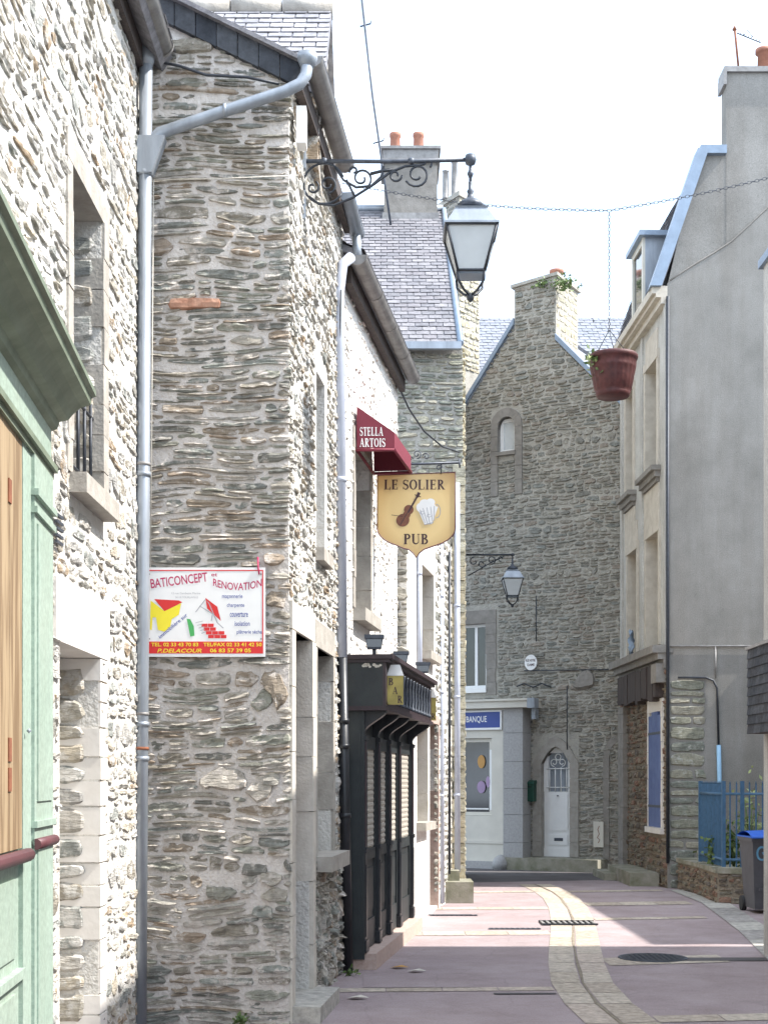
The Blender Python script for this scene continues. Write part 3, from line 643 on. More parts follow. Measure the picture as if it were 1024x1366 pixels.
m = MB(); blocks(m, FA, w2[1], w2[1]+.20, 0, w2[3], -.40, .012, (.12,.2), 7, gap=.012); m.fbox(FA, w2[0]-.16, w2[1]+.25, w2[3], w2[3]+.33, -.40, .02)
m.build('door_surround', [M['plaster']], H)
m = MB()                                     # joints of the exposed reveal stones
rng = random.Random(8)
z = .0
Fre = Fr(*(FA.P(w2[1]-.018,0,-.40).xy), *(FA.P(w2[1]-.018,0,.0).xy))
while z < 2.36:
    h = rng.uniform(.10,.19); one_stone(m, Fre, .17, z+h/2, .15, h/2-.01, .006, rng, 0, .004, .004); z += h
m.build('reveal_stones', M['lit_stone'], H); m = MB()
Frw = Fr(*(FA.P(w1[1]-.018,0,-.40).xy), *(FA.P(w1[1]-.018,0,.0).xy)); z = 3.42
while z < 5.0:
    h = rng.uniform(.12,.22); one_stone(m, Frw, .19, z+h/2, .17, h/2-.012, .006, rng, 0, .004, .004); z += h
m.build('reveal_stones', M['lit_stone'], H)
d = MB(); d.fbox(FA, w2[0]-.01, w2[1]+.01, 0, w2[3]+.01, -.36, -.30); d.fbox(FA, w2[0]+.06, w2[1]-.06, .2, 1.1, -.30, -.285); d.fbox(FA, w2[0]+.06, w2[1]-.06, 1.2, 2.2, -.30, -.285); d.build('door', M['cream_paint'], H)
W1 = casement(FA, H, w1[0], w1[1], w1[2], w1[3], -.33, M['white'], sill=(.06,.11,.10), sillmat=M['dressed'])
b = MB()
for k in range(5):
    u = w1[0]+.06+k*(w1[1]-w1[0]-.12)/4; b.tube([FA.P(u,3.40,-.05), FA.P(u,3.98,-.05)], .011, 6)
for z in (3.50, 3.90): b.tube([FA.P(w1[0]-.02,z,-.05), FA.P(w1[1]+.03,z,-.05)], .010, 6)
b.build('bars', M['iron'], W1)
v = MB()
uv, zv = FA.hit(72, 708)
for k in range(5): v.fbox(FA, uv-.06, uv+.08, zv-.07+k*.035, zv-.055+k*.035, .02, .034)
v.build('vent', M['iron_grey'], H)
m = MB(); slab(m, FA.P(-.2,6.78,.22), FA.P(FA.L+.0,6.78,.22), FA.P(FA.L,9.3,-3.2), FA.P(-.2,9.3,-3.2), .12); slates(m, FA.P(-.2,6.80,.23), FA.P(FA.L,6.80,.23), FA.P(FA.L,9.32,-3.2), FA.P(-.2,9.32,-3.2), 20, 40, seed=3)
m.build('roof', M['slate'], H)
m = MB(); m.fbox(FA, 0, FA.L-.02, 6.62, 6.78, 0.002, .05); m.build('fascia_board', M['dark_wood'], H)
m = MB(); gutter(m, FA.P(0,6.80,.17), FA.P(FA.L-.14,6.80,.17), .075); m.build('gutter', M['zinc_old'], H)
# downpipe with its hopper and the branch from the next house
m = MB(); X1 = -1.565; Y1 = 9.80; px_ = pt(195,70,9.82)
bot = pt(187,1366,9.82); top = Vector((px_.x, 9.82, 6.76)); bot.z = 0.03
def ax(z): f = (z-bot.z)/(top.z-bot.z); return bot.lerp(top, f)
zs = [pt(0,p,9.82).z for p in (70,232,633,966,1012)]
pipe(m, [ax(0.03), ax(3), ax(6.76)], .046, [(ax(z-.015), ax(z+.015)) for z in zs[1:]])
m.lathe(ax(6.74), [(.046,-.1),(.062,-.05),(.062,.05)], 12); m.build('downpipe', M['zinc'], H)
m = MB(); hp = ax(6.05); a = .05
P8 = [hp+Vector(q) for q in ((-a,-a,-.16),(a,-a,-.16),(a,a,-.16),(-a,a,-.16),(-a,-a*1.1,.09),(.14,-a*1.1,.09),(.14,a*1.1,.09),(-a,a*1.1,.09))]
m.box8(P8); m.build('rain_hopper', M['zinc'], H)
for z in zs[1:]:
    m = MB(); m.tube([ax(z+.06), ax(z+.08)], .050, 12); m.build('pipe_clip', M['rust' if z < 1.9 else 'zinc_old'], H)
m = MB(); rp = [pt(203,190,9.83), pt(212,178,9.83), pt(300,148,9.83), pt(380,122,9.83), pt(400,112,9.83), pt(408,100,9.84), pt(410,84,9.86)]
fine = []
for i in range(len(rp)-1):
    for k in range(3): fine.append(rp[i].lerp(rp[i+1], k/3))
fine.append(rp[-1]); pipe(m, fine, .040, [(rp[2]-Vector((.01,0,-.003)), rp[2]+Vector((.012,0,.004)))]); m.lathe(rp[-1]+Vector((0,0,-.03)), [(.048,0),(.07,.05),(.07,.09)], 12)
m.build('overflow_pipe', M['zinc'], H)

# ================================================================ GABLE HOUSE WITH THE BUILDER'S SIGN
H = thing('gable_house', 'tall rubble stone gable with pale thick mortar beside the long grey downpipe', 'house', (-1.9,10.2,0))
gz = lambda u: 6.77+.488*(FG.L-u)
gp_ = [(0,0),(FG.L,0),(FG.L,gz(FG.L)),(0,gz(0))]
m = MB(); m.mi = 1; m.fpoly(FG, gp_, -.4, 0); m.mi = 0
big = []
for (cx_, cy_, bw, bh) in ((298,1041,66,36),(347,1052,34,40),(362,1040,24,20),(350,935,30,34),(366,915,30,58),(330,905,34,22),(322,1120,34,18),(340,1160,36,18),(362,1170,30,22),(296,1190,44,22),(366,1196,46,22),(330,838,26,20),(368,800,28,26),(366,745,30,20),(256,62,62,24),(250,112,60,16),(330,455,48,18),(355,500,40,14),(240,950,40,16),(285,905,50,20),(350,1215,30,18)):
    if cy_ > 740 and cy_ < 885 and cx_ < 355: continue
    ub, zb9 = FG.hit(cx_, cy_); big.append((ub, zb9, bw/190/2, bh/190/2))
rngb = random.Random(77)
for (ub, zb9, hw, hh9) in big: one_stone(m, FG, ub, zb9, min(hw, FG.L-ub), hh9, rngb.uniform(.02,.04), rngb, 0, .0, .014, 2)
bigh = [(b[0]-b[2]-.01, b[0]+b[2]+.01, b[1]-b[3]*.8, b[1]+b[3]*.8) for b in big]
rubble(m, FG, [(1.35,0),(FG.L+.02,0),(FG.L+.02,gz(FG.L)-.03),(1.35,gz(1.35)-.03)], bigh, h=(.028,.085), l=(.11,.55), gap=.004, dep=(.010,.032), seed=5, warp=.06, rough=.016, drop=.03, split=.5, fine=2)
m.mi = 1; lumpy(m, FG, 1.40, FG.L, 0, 7.3, .020, .009, keep=lambda u, z: z < gz(u)-.03); m.mi = 0
o = m.build('gable_wall', [M['gable_stone'], M['gable_mortar']], H)
m = MB(); rng = random.Random(2)             # single odd stones seen in the gable
u, z = FG.hit(261, 405); one_stone(m, FG, u, z, .20, .045, .045, rng); m.build('brick', M['old_brick'], H)
dq = lambda a, b, c, e: (FC.U(a), FC.U(b), c, e)
o1 = (FC.U(390), FC.U(412), 0, 2.78); o2 = (FC.U(420), FC.U(441), 1.12, 2.76); o3 = (FC.U(422), FC.U(433), 3.55, 4.95)
m = MB(); m.mi = 1; m.fwall(FC, 0, FC.L, 0, 6.72, [o1,o2,o3], d0=-.4); m.mi = 0
s1 = (o1[0]-.14,o1[1]+.14,0,2.98); s2 = (o2[0]-.10,o2[1]+.12,o2[2]-.05,2.98)
rubble(m, FC, [(0,1.1),(FC.L,1.1),(FC.L,6.7),(0,6.7)], [s1,s2,(o3[0]-.1,o3[1]+.1,3.5,5.05)], h=(.045,.11), l=(.10,.34), gap=.014, dep=(.003,.020), seed=21, drop=.06, warp=.05, rough=.012, fine=2)
m.build('side_wall', [M['lit_stone'], M['lit_mortar']], H)
m = MB(); rubble(m, FC, [(0,0),(FC.L,0),(FC.L,1.08),(0,1.08)], [(o1[0]-.14,o1[1]+.14,0,3)], h=(.06,.13), l=(.10,.26), gap=.02, dep=(.02,.055), seed=22, warp=.03, rough=.014, fine=2); m.build('wall_base', M['gable_stone'], H)
m = MB(); blocks(m, FC, o1[1], o1[1]+.15, 0, 2.78, -.39, .03, (.3,.55), 5); blocks(m, FC, o1[0]-.15, o1[0], 0, 2.78, -.39, .022, (.3,.5), 6); m.fbox(FC, o1[0]-.15, o1[1]+.15, 2.784, 2.98, -.39, .026); m.build('door_surround', M['dressed_warm'], H)
d = MB(); d.fbox(FC, o1[0], o1[1], .02, 2.78, -.34, -.28); d.fbox(FC, o1[0]+.08, o1[1]-.08, .2, 1.0, -.28, -.265); D_ = d.build('door', M['dark_wood'], H)
m = MB(); blocks(m, FC, o2[1], o2[1]+.12, o2[2], 2.76, -.39, .02, (.3,.5), 8); blocks(m, FC, o2[0]-.11, o2[0], o2[2], 2.76, -.39, .02, (.3,.5), 9); m.fbox(FC, o2[0]-.11, o2[1]+.12, 2.764, 2.97, -.39, .022); m.build('window_surround', M['dressed'], H)
casement(FC, H, o2[0], o2[1], o2[2], o2[3], -.28, M['white'], bars=2, sill=(.10,.12,.15,-.3), sillmat=M['dressed'])
casement(FC, H, o3[0], o3[1], o3[2], o3[3], -.22, M['white'], bars=1, sill=(.05,.10,.07,-.3), sillmat=M['dressed'])
# verge of dark slates and the roof behind it
m = MB()
def vz(u): return gz(u)
n = 9
for k in range(n):
    ua, ub = 1.30+(FG.L+.09-1.30)*k/n, 1.30+(FG.L+.09-1.30)*(k+1)/n
    m.fpoly(FG, [(ua,vz(ua)-.17),(ub-.006,vz(ub)-.17),(ub-.006,vz(ub)+.0),(ua,vz(ua)+.0)], 0.0, .05+.004*(k%2))
m.build('slate_verge', M['slate_dark'], H)
m = MB(); slab(m, FG.P(0,gz(0)+.03,.10), FG.P(FG.L+.12,gz(FG.L+.12)+.03,.10), FG.P(FG.L+.12,gz(FG.L+.12)+.03,-1.6), FG.P(0,gz(0)+.03,-1.6), .03)
m.build('roof', M['slate'], H)
m = MB(); gutter(m, FC.P(.02,6.80,.16), FC.P(1.75,6.80,.16), .078); m.build('gutter', M['zinc_old'], H)
m = MB(); m.fbox(FC, .0, 2.7, 6.58, 6.72, .03, .09); m.build('eaves_board', M['dark_wood'], H)
m = MB(); gutter(m, FC.P(2.05,6.68,.13), FC.P(2.78,6.62,.13), .07); pipe(m, [FC.P(2.72,6.62,.13), FC.P(2.72,6.30,.15)], .04); m.build('short_gutter', M['zinc'], H)
# cross roof standing behind the gable
m = MB(); XR = -.50; m.box(-3.0, XR, 10.75, 14.2, 6.4, 6.9)
m.poly([(XR,10.75,6.9),(XR,14.2,6.9),(XR,14.2,7.2),(XR,12.0,8.12),(XR,10.75,7.0)])
mbs = m; FX = Fr(XR,10.75,XR,14.2); mbs2 = MB(); rubble(m, FX, [(0,-.4+6.9),(3.4,6.5),(3.4,7.2),(1.25,8.04),(0.05,7.0)], (), h=(.06,.1), seed=31, d0=.003, dep=(.006,.02))
m.build('cross_gable', [M['lit_stone']], H)
m = MB(); A_, B_, C1, D1 = (-3.0,10.55,6.86),(XR+.06,10.55,6.86),(XR+.06,12.0,8.20),(-3.0,12.0,8.20)
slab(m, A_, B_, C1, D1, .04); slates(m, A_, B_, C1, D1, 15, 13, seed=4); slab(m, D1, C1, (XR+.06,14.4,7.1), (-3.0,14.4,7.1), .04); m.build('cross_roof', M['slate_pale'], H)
m = MB()
for k in range(6): x0 = -3.0+k*.43; m.tube([(x0,12.0,8.21),(x0+.42,12.0,8.21)], .085, 8)
m.build('ridge_tiles', M['dressed'], H)
# step and cable
m = MB(); m.fbox(FC, o1[0]-.12, o1[1]+.12, 0, .12, -.2, .22); m.build('door_step', M['curb'], H)
m = MB(); pts = [pt(200,80,9.93), pt(240,88,9.93), pt(275,100,9.92), pt(330,103,9.92), pt(372,112,9.92)]; m.tube(pts, .010, 6); m.build('power_cable', M['iron'], H)
m = MB(); m.tube([pt(207,240,9.94), pt(300,238,9.93), pt(398,234,9.93)], .004, 5); m.tube([pt(205,240,9.90), pt(203,500,9.9), pt(201,757,9.9)], .0045, 5); m.build('white_wire', M['lace'], H)
m = MB(); p = FC.P(.10, pt(400,165,10.05).z, .06); m.box(p.x-.02,p.x+.05,p.y-.06,p.y+.08,p.z-.14,p.z+.12)
m.build('junction_box', M['white'], H)

# builder's sign
F = FG.off(.055); u0, z1 = F.hit(194, 757); u1, z0 = F.hit(354, 876); w_, h_ = u1-u0, z1-z0
T = thing('builder_sign', 'white printed builder sign with red border reading BATICONCEPT et RENOVATION on the rubble gable', 'sign', tuple(F.P((u0+u1)/2, z0)))
m = MB(); m.fbox(F, u0, u1, z0, z1, -.012, 0); m.build('board', M['white'], T)
def sx(a): return u0+w_*a
def sy(b): return z1-h_*b
m = MB()
for (a,b,c,e) in ((.018,.982,.028,.04),(.018,.982,.83,.965),(.018,.027,.04,.83),(.973,.982,.04,.83)): m.fbox(F, sx(a), sx(b), sy(e), sy(c), 0, .0015)
m.build('red_border', M['red_print'], T)
m = MB(); sans_text(m, F, 'BATICONCEPT', sx(.05), sy(.235), w_*.475, h_*.105, .002, ang=R(7), bold=.012)
sans_text(m, F, 'et', sx(.55), sy(.10), w_*.05, h_*.035, .002); sans_text(m, F, 'RENOVATION', sx(.565), sy(.205), w_*.405, h_*.085, .002, ang=R(-.5), bold=.012, bend=lambda a: -.10*h_*a*(1-a)*2)
m.build('title', M['crimson_print'], T)
for a, b in ((.035,.075),(.965,.075),(.035,.80),(.965,.80)):
    m = MB(); q = F.P(sx(a), sy(b), .0); m.tube([q, q+F.n*.005], .0055, 8); m.build('screw', M['zinc_old'], T)
m = MB()
lines_ = (('maçonnerie',.64,.17),('charpente',.68,.145),('couverture',.705,.15),('isolation',.745,.125),('plâtrerie sèche',.762,.21))
for k, (tx, a, wd2) in enumerate(lines_):
    m = MB(); sans_text(m, F, tx, sx(a), sy(.355+k*.10), w_*wd2, h_*.055, .002, bold=.006); m.build('blue_lettering', M['blue_print'], T)
m = MB()
sans_text(m, F, 'immobilière sur', sx(.125), sy(.80), w_*.30, h_*.042, .0022, ang=R(40), bold=.006); m.build('blue_lettering', M['blue_print'], T)
m = MB(); sans_text(m, F, '12 rue Gambetta Marine', sx(.22), sy(.300), w_*.24, h_*.022, .002, bold=.0); sans_text(m, F, '50110 TOURLAVILLE', sx(.25), sy(.345), w_*.19, h_*.02, .002, bold=.0)
ribbon(m, lambda a,b,d: F.P(sx(a), sy(b), d), [(.42,.50),(.50,.36),(.53,.40),(.60,.62),(.65,.68)], .008, .0022); ribbon(m, lambda a,b,d: F.P(sx(a), sy(b), d), [(.45,.43),(.56,.52),(.55,.60)], .007, .0024)
for k in range(5): ribbon(m, lambda a,b,d: F.P(sx(a), sy(b), d), [(.42+k*.012,.62+.03*k),(.48+k*.006,.60+.03*k)], .005, .0022)
m.build('grey_lettering', M['grey_print'], T)
m = MB(); sans_text(m, F, 'TEL. 02 33 43 70 83   TEL/FAX 02 33 41 42 50', sx(.05), sy(.885), w_*.92, h_*.042, .0025, bold=.018); sans_text(m, F, 'P.DELACOUR', sx(.10), sy(.955), w_*.37, h_*.045, .0025, bold=.014, shear=.35); sans_text(m, F, '06 83 57 39 05', sx(.54), sy(.953), w_*.34, h_*.045, .0025, bold=.018)
m.build('yellow_lettering', M['yellow_print'], T)
m = MB(); fp = lambda P, d=.0018: m.poly([F.P(sx(a), sy(b), d) for a, b in P])
fp([(.16,.49),(.045,.37),(.04,.70),(.055,.70),(.06,.56),(.09,.56),(.105,.70),(.16,.72)][::-1]); fp([(.16,.49),(.16,.72),(.21,.66),(.22,.58),(.28,.53),(.30,.40)]); m.build('yellow_house', M['yellow_print'], T)
m = MB(); fp = lambda P, d=.0021: m.poly([F.P(sx(a), sy(b), d) for a, b in P])
fp([(.075,.355),(.16,.49),(.31,.39),(.28,.37)]); m.build('painted_red_roof', M['red_print'], T); m = MB(); fp([(.50,.34),(.515,.46),(.63,.60),(.60,.44)]); m.build('painted_tiled_roof', M['red_print'], T); m = MB()
for r in range(4):
    for c in range(3-(r<2)): a = .47+r*.018+c*.052; b = .63+r*.042; m.fbox(F, sx(a), sx(a+.048), sy(b+.037), sy(b), 0, .002)
m.build('painted_bricks', M['red_print'], T)
m = MB(); fp = lambda P, d=.0021: m.poly([F.P(sx(a), sy(b), d) for a, b in P]); fp([(.345,.575),(.375,.58),(.405,.66),(.41,.765),(.375,.775),(.36,.67)]); m.build('green_shape', M['green_print'], T)
m = MB(); m.tube([F.P(sx(.935), sy(-.12), -.02), F.P(sx(.94), sy(.0), .006), F.P(sx(.95), sy(.08), .006)], .006, 6); m.build('red_ribbon', M['crimson_print'], T); m = MB(); m.tube([F.P(sx(-.09), sy(.76), -.01), F.P(sx(0), sy(.75), .004)], .004, 6); m.build('red_ribbon', M['crimson_print'], T)

# ================================================================ GREEN SHOPFRONT (near left)
v = Vector((.0747,-1)).normalized(); Xs, Ys = -1.70, 7.05
FS = Fr(Xs+v.x*3.2, Ys+v.y*3.2, Xs, Ys); Ls = FS.L     # right end is the far end
T = thing('shopfront', 'pale green painted wooden shopfront with moulded cornice and pine shutters', 'shopfront', (Xs,Ys,0))
m = MB(); m.fbox(FS, 0, Ls, 0, 3.66, -.10, .03); m.build('body', M['shop_green'], T)
m = MB(); m.fbox(FS, 0, Ls+.0, 3.27, 3.62, .03, .055); m.build('fascia', M['shop_green'], T)
prof = [(.055,3.45),(.08,3.465),(.09,3.50),(.13,3.515),(.155,3.55),(.19,3.585),(.235,3.605),(.24,3.64),(.26,3.65),(.26,3.675),(-.1,3.72),(-.1,3.45)]
m = MB(); n_ = len(prof); u_a, u_b = 0, Ls+.02
A_ = [m.V(FS.P(u_a,z,d)) for d,z in prof]; B_ = [m.V(FS.P(u_b+max(0,d-.055)*.45,z,d)) for d,z in prof]
for i in range(n_): m.F([A_[i], A_[(i+1)%n_], B_[(i+1)%n_], B_[i]])
m.F(A_[::-1]); m.F(B_); m.build('cornice', M['shop_green_dark'], T)
m = MB(); m.fbox(FS, 0, Ls+.02, 3.24, 3.27, .03, .085); m.fbox(FS, 0, Ls+.02, 3.21, 3.24, .03, .065); m.build('architrave_moulding', M['shop_green_dark'], T)
m = MB(); pu = FS.U(45,.06); pe = Ls-.01
m.fbox(FS, pu, pe, 0, 3.21, .03, .065); m.fbox(FS, pu+.06, pe-.05, 1.62, 2.9, .065, .073); m.fbox(FS, pu+.06, pe-.05, .40, 1.44, .065, .073)
m.fbox(FS, pu-.01, pe+.01, 3.02, 3.05, .03, .085); m.fbox(FS, pu-.01, pe+.01, 2.94, 2.97, .03, .08); m.fbox(FS, pu-.01, pe+.01, 0, .28, .03, .08); m.fbox(FS, pu-.01, pe+.01, 1.5, 1.53, .03, .08)
m.build('pilaster', M['shop_green'], T)
pj = FS.U(31,.05); m = MB(); m.fbox(FS, pj, pu, 0, 3.21, .03, .05); m.build('door_frame', M['shop_green'], T)
m = MB(); u = 0.2; k = 0
zs_, zt_ = FS.hit(15,1150,.04)[1], 3.21
while u < pj-.003:
    e = min(u+.13, pj-.003); m.fbox(FS, u, e-.003, zs_+.05, zt_, .03, .046+.001*(k%2)); u = e; k += 1
S_ = m.build('shutter_boards', M['pine'], T)
m = MB()
for py in (655, 1000, 1040): 
    uu, zz = FS.hit(14, py, .05); m.fbox(FS, uu-.03, uu+.03, zz-.05, zz+.05, .046, .052)
m.build('hinge', M['rust'], S_)
m = MB(); uu = FS.hit(33, 975, .05); m.lathe(FS.P(uu[0], uu[1], .07), [(.0,-.012),(.012,0),(.0,.012)], 8); m.build('knob', M['zinc'], S_)
m = MB(); m.tube([FS.P(0,zs_+.02,.075), FS.P(pj,zs_+.02,.075)], .030, 10); m.build('sill_rail', M['burgundy'], T); m = MB(); m.tube([FS.P(pu,zs_+.055,.070), FS.P(pe+.01,zs_+.055,.070)], .026, 10); m.build('sill_rail', M['burgundy'], T)
m = MB(); zr = FS.hit(15,1300,.04)[1]
m.fbox(FS, 0, pj-.004, zr-.04, zr, .03, .065); m.fbox(FS, 0, pj-.10, zr+.06, zs_-.08, .03, .042); m.fbox(FS, 0, pj-.10, .1, zr-.1, .03, .042); m.build('base_panel', M['shop_green'], T)

# ================================================================ THE PUB
H = thing('pub_house', 'white limewashed pub wall above the black bar front', 'house', (-.38,12.8,0))
pw = (FP.U(472), FP.U(492), 3.34, 4.93)
m = MB(); m.mi = 1; m.fwall(FP, 0, FP.L, 0, 6.32, [pw, (.25,3.45,.15,2.3)], d0=-.4); m.mi = 0
rubble(m, FP, [(0,2.6),(FP.L,2.6),(FP.L,6.3),(0,6.3)], [(pw[0]-.08,pw[1]+.10,pw[2]-.12,pw[3]+.12)], h=(.05,.12), l=(.07,.26), gap=.035, dep=(.000,.014), seed=41, drop=.22, warp=.06, rough=.014)
m.build('wall', [M['pub_stone'], M['pub_mortar']], H)
m = MB(); blocks(m, FP, pw[1], pw[1]+.11, pw[2], pw[3], -.39, .018, (.25,.4), 3); blocks(m, FP, pw[0]-.09, pw[0], pw[2], pw[3], -.39, .016, (.25,.4), 4); m.fbox(FP, pw[0]-.09, pw[1]+.11, pw[3], pw[3]+.12, -.39, .016); m.build('window_surround', M['dressed'], H)
casement(FP, H, *pw, -.26, M['white'], bars=2, sill=(.06,.12,.12,-.3), sillmat=M['dressed'])
m = MB(); gutter(m, FP.P(-.15,6.37,.17), FP.P(FP.L+.05,6.37,.17), .085); m.build('gutter', M['zinc_old'], H)
m = MB(); m.fbox(FP, 0, FP.L, 6.18, 6.33, .025, .09); m.build('eaves_board', M['dark_wood'], H)
m = MB(); slab(m, FP.P(-.1,6.42,.20), FP.P(FP.L+.1,6.42,.20), FP.P(FP.L+.1,8.0,-3.4), FP.P(-.1,8.0,-3.4), .06); slates(m, FP.P(-.1,6.43,.21), FP.P(FP.L+.1,6.43,.21), FP.P(FP.L+.1,8.01,-3.4), FP.P(-.1,8.01,-3.4), 22, 18, seed=7); m.build('roof', M['slate'], H)
pb, pm, ptp = pt(464,1292,12.66), pt(456,877,12.45), pt(452,390,12.40)
m = MB(); pipe(m, [pm, ptp, ptp+Vector((.03,.02,.25)), ptp+Vector((.10,.1,.34))], .047, [(pt(454,640,12.425)-Vector((0,0,.02)), pt(454,640,12.425)+Vector((0,0,.02)))]); m.build('downpipe', M['white_pipe'], H)
pb.z = .02; m = MB(); pipe(m, [pb, pm+Vector((0,0,.02))], .046, [(pb.lerp(pm,f)-Vector((0,0,.02)), pb.lerp(pm,f)+Vector((0,0,.02))) for f in (.5,.72,.8)]); m.build('lower_downpipe', M['black_paint'], H)
m = MB(); m.tube([ptp+Vector((.02,-.06,.0)), pt(452,560,12.42), pt(452,870,12.42)], .008, 6); m.build('cable', M['iron'], H)

# bar front
FB = FP.off(.0); dF = .17; U0, U1 = .06, 3.56
T = thing('pub_shopfront', 'black and dark green wooden bar front with curved brackets and burgundy trim', 'shopfront', tuple(FP.P(U0,0,.17)))
m = MB(); m.fbox(FP, U0, U1, .16, 2.42, .02, .14); m.build('back_panel', M['bar_green'], T)
m = MB(); m.fbox(FP, U0+.02, U1-.02, 0, .15, .005, .30); m.build('plinth', M['granite_pink'], T)
m = MB(); m.fbox(FP, U0-.02, U0, .10, 2.42, .02, .20); m.fbox(FP, U0-.026, U0-.02, .3, 1.05, .05, .17); m.fbox(FP, U0-.026, U0-.02, 1.2, 2.2, .05, .17); m.build('end_panel', M['bar_green'], T)
pil = [U0+.0, .88, 1.62, 2.36, U1-.16]
for i, u in enumerate(pil):
    m = MB(); m.fbox(FP, u, u+.13, .16, 2.12, .14, .205); m.fbox(FP, u+.03, u+.10, .30, .95, .205, .212); m.fbox(FP, u-.012, u+.142, .16, .27, .14, .218); m.fbox(FP, u-.012, u+.142, 1.06, 1.10, .14, .218); m.fbox(FP, u-.012, u+.142, 2.08, 2.12, .14, .218)
    P_ = m.build('pilaster', M['black_paint'], T)
    m = MB(); m.fbox(FP, u+.012, u+.020, 1.12, 2.06, .205, .2075); m.build('red_line', M['burgundy'], P_)
    m = MB(); pr = [(.10,2.12)]
    for k in range(15): a = k/14; pr.append((0.20+.19*(3*a*a-2*a**3)-.02*math.sin(math.pi*2*a), 2.12+.26*a))
    pr.append((.10,2.38)); a0 = [m.V(FP.P(u+.01,z,d)) for d,z in pr]; a1 = [m.V(FP.P(u+.11,z,d)) for d,z in pr]; n = len(pr)
    m.F(a0); m.F(a1[::-1])
    for k in range(n): m.F([a0[k], a1[k], a1[(k+1)%n], a0[(k+1)%n]])
    m.build('bracket', M['black_paint'], T)
for i in range(4):
    ua, ub = pil[i]+.13, pil[i+1]
    m = MB()
    m.fbox(FP, ua, ua+.05, .3, 2.12, .14, .176); m.fbox(FP, ub-.05, ub, .3, 2.12, .14, .176); m.fbox(FP, ua+.05, ub-.05, .16, .42, .14, .174); m.fbox(FP, ua+.05, ub-.05, .98, 1.08, .14, .178); m.fbox(FP, ua+.05, ub-.05, 2.0, 2.12, .14, .176)
    m.fbox(FP, ua+.11, ub-.11, .50, .90, .15, .168); m.fbox(FP, ua+.05, ub-.05, .42, .98, .14, .158)
    W_ = m.build('window' if i % 2 else 'door', M['bar_green'], T)
    m = MB(); n = 60; m.smooth = False
    rows = [[m.V(FP.P(ua+.05+(ub-ua-.10)*c/12, 1.08+.92*r/n, .154+.006*(c%2)+.010*abs(math.sin(r*.9)))) for c in range(13)] for r in range(n+1)]
    for r in range(n):
        for c in range(12): m.F([rows[r][c], rows[r][c+1], rows[r+1][c+1], rows[r+1][c]])
    m.build('lace_curtain', M['lace_dull'], W_)
# fascia box
m = MB(); m.fbox(FP, U0-.06, U1+.0, 2.38, 2.80, .02, .375); m.build('fascia_box', M['bar_green'], T)
m = MB(); m.fbox(FP, U0-.10, U1+.04, 2.80, 2.84, -.0+.02, .47); m.fbox(FP, U0-.08, U1+.02, 2.77, 2.80, .02, .44); m.fbox(FP, U0-.08, U1+.02, 2.34, 2.38, .02, .42); m.build('cornice', M['burgundy_dark'], T)
m = MB(); m.fbox(FP, U0-.06, U0+.02, 2.38, 2.77, .375, .40); m.fbox(FP, U1-.07, U1, 2.38, 2.77, .375, .40); m.fbox(FP, U0+.02, U1-.07, 2.38, 2.42, .375, .395); m.fbox(FP, U0+.02, U1-.07, 2.73, 2.77, .375, .395); m.build('red_frame', M['burgundy_dark' ], T)
m = MB(); n = 13
for k in range(n):
    u = U0+.42+k*(U1-U0-.62)/(n-1)
    m = MB(); m.lathe(FP.P(u,2.42,.395), [(.028,0),(.028,.02),(.014,.04),(.020,.12),(.012,.20),(.020,.27),(.026,.30),(.026,.31)], 8); m.build('baluster', M['iron_grey'], T)
m = MB(); rng = random.Random(9)             # peeling paint on the end of the fascia
for k in range(9):
    zz = 2.76-rng.uniform(0,.02); dd = .20+k*.019; r = rng.uniform(.012,.026)
    m.fpoly(Fr(*FP.P(U0-.06,0,0).xy, *FP.P(U0-.06,0,.5).xy), [(dd+r*math.cos(a*.9),zz-.01+r*.8*math.sin(a*.9)) for a in range(7)], 0, .002) if k not in (4,) else None
m.build('peeled_paint', M['lace'], T)
for i, u in enumerate((U0+.10, U1+.08)):
    FBx = Fr(*FP.P(u,0,.39 if i == 0 else .30).xy, *FP.P(u,0,.56).xy)
    FBx = Fr(FBx.o.x, FBx.o.y, FBx.o.x+.2, FBx.o.y)
    t = thing('bar_sign', ('gold lantern shaped plate reading BAR at the near end of the black fascia' if i == 0 else 'gold plate reading BAR sticking out past the far end of the black fascia'), 'sign', tuple(FBx.P(0,2.4)), 'projecting gold BAR plates')
    m = MB(); m.fbox(FBx, 0, .145, 2.40, 2.66, -.05, 0); m.build('plate', M['gold'], t)
    m = MB(); m.fpoly(FBx, [(-.005,2.662),(.15,2.662),(.115,2.76),(.03,2.76)], -.052, .003); m.build('white_cap', M['white'], t)
    m = MB()
    for c, (a, b) in zip('BAR', ((.010,2.575),(.050,2.495),(.092,2.415))): serif_text(m, FBx, c, a, a+.045, b, .065, .002)
    m.build('lettering', M['ink'], t)
def spotlight(P0, lab, s=1.0, mt='iron_grey', tilt=0):
    t = thing('floodlight', lab, 'lamp', tuple(P0), 'small floodlights above the bar fascia')
    m = MB(); x, y, z = P0; a = .085*s
    m.box8([Vector((x+i*a*(.75 if k == 0 else 1), y+j*.05*s, z+.07*s+k*.11*s)) for k in (0,1) for i, j in ((-1,-1),(1,-1),(1,1),(-1,1))]); m.box(x-a*1.08,x+a*1.08,y-.06*s,y+.05*s,z+.165*s,z+.20*s); m.build('housing', M[mt], t)
    m = MB(); m.box(x-a*.8,x+a*.8,y-.058*s,y-.0505*s,z+.085*s,z+.155*s); m.build('glass', M['glass'], t)
    m = MB(); m.tube([(x,y,z),(x,y,z+.08*s)], .018*s, 8); m.lathe((x,y,z), [(.04*s,0),(.04*s,.015*s)], 10); m.build('stand', M[mt], t)
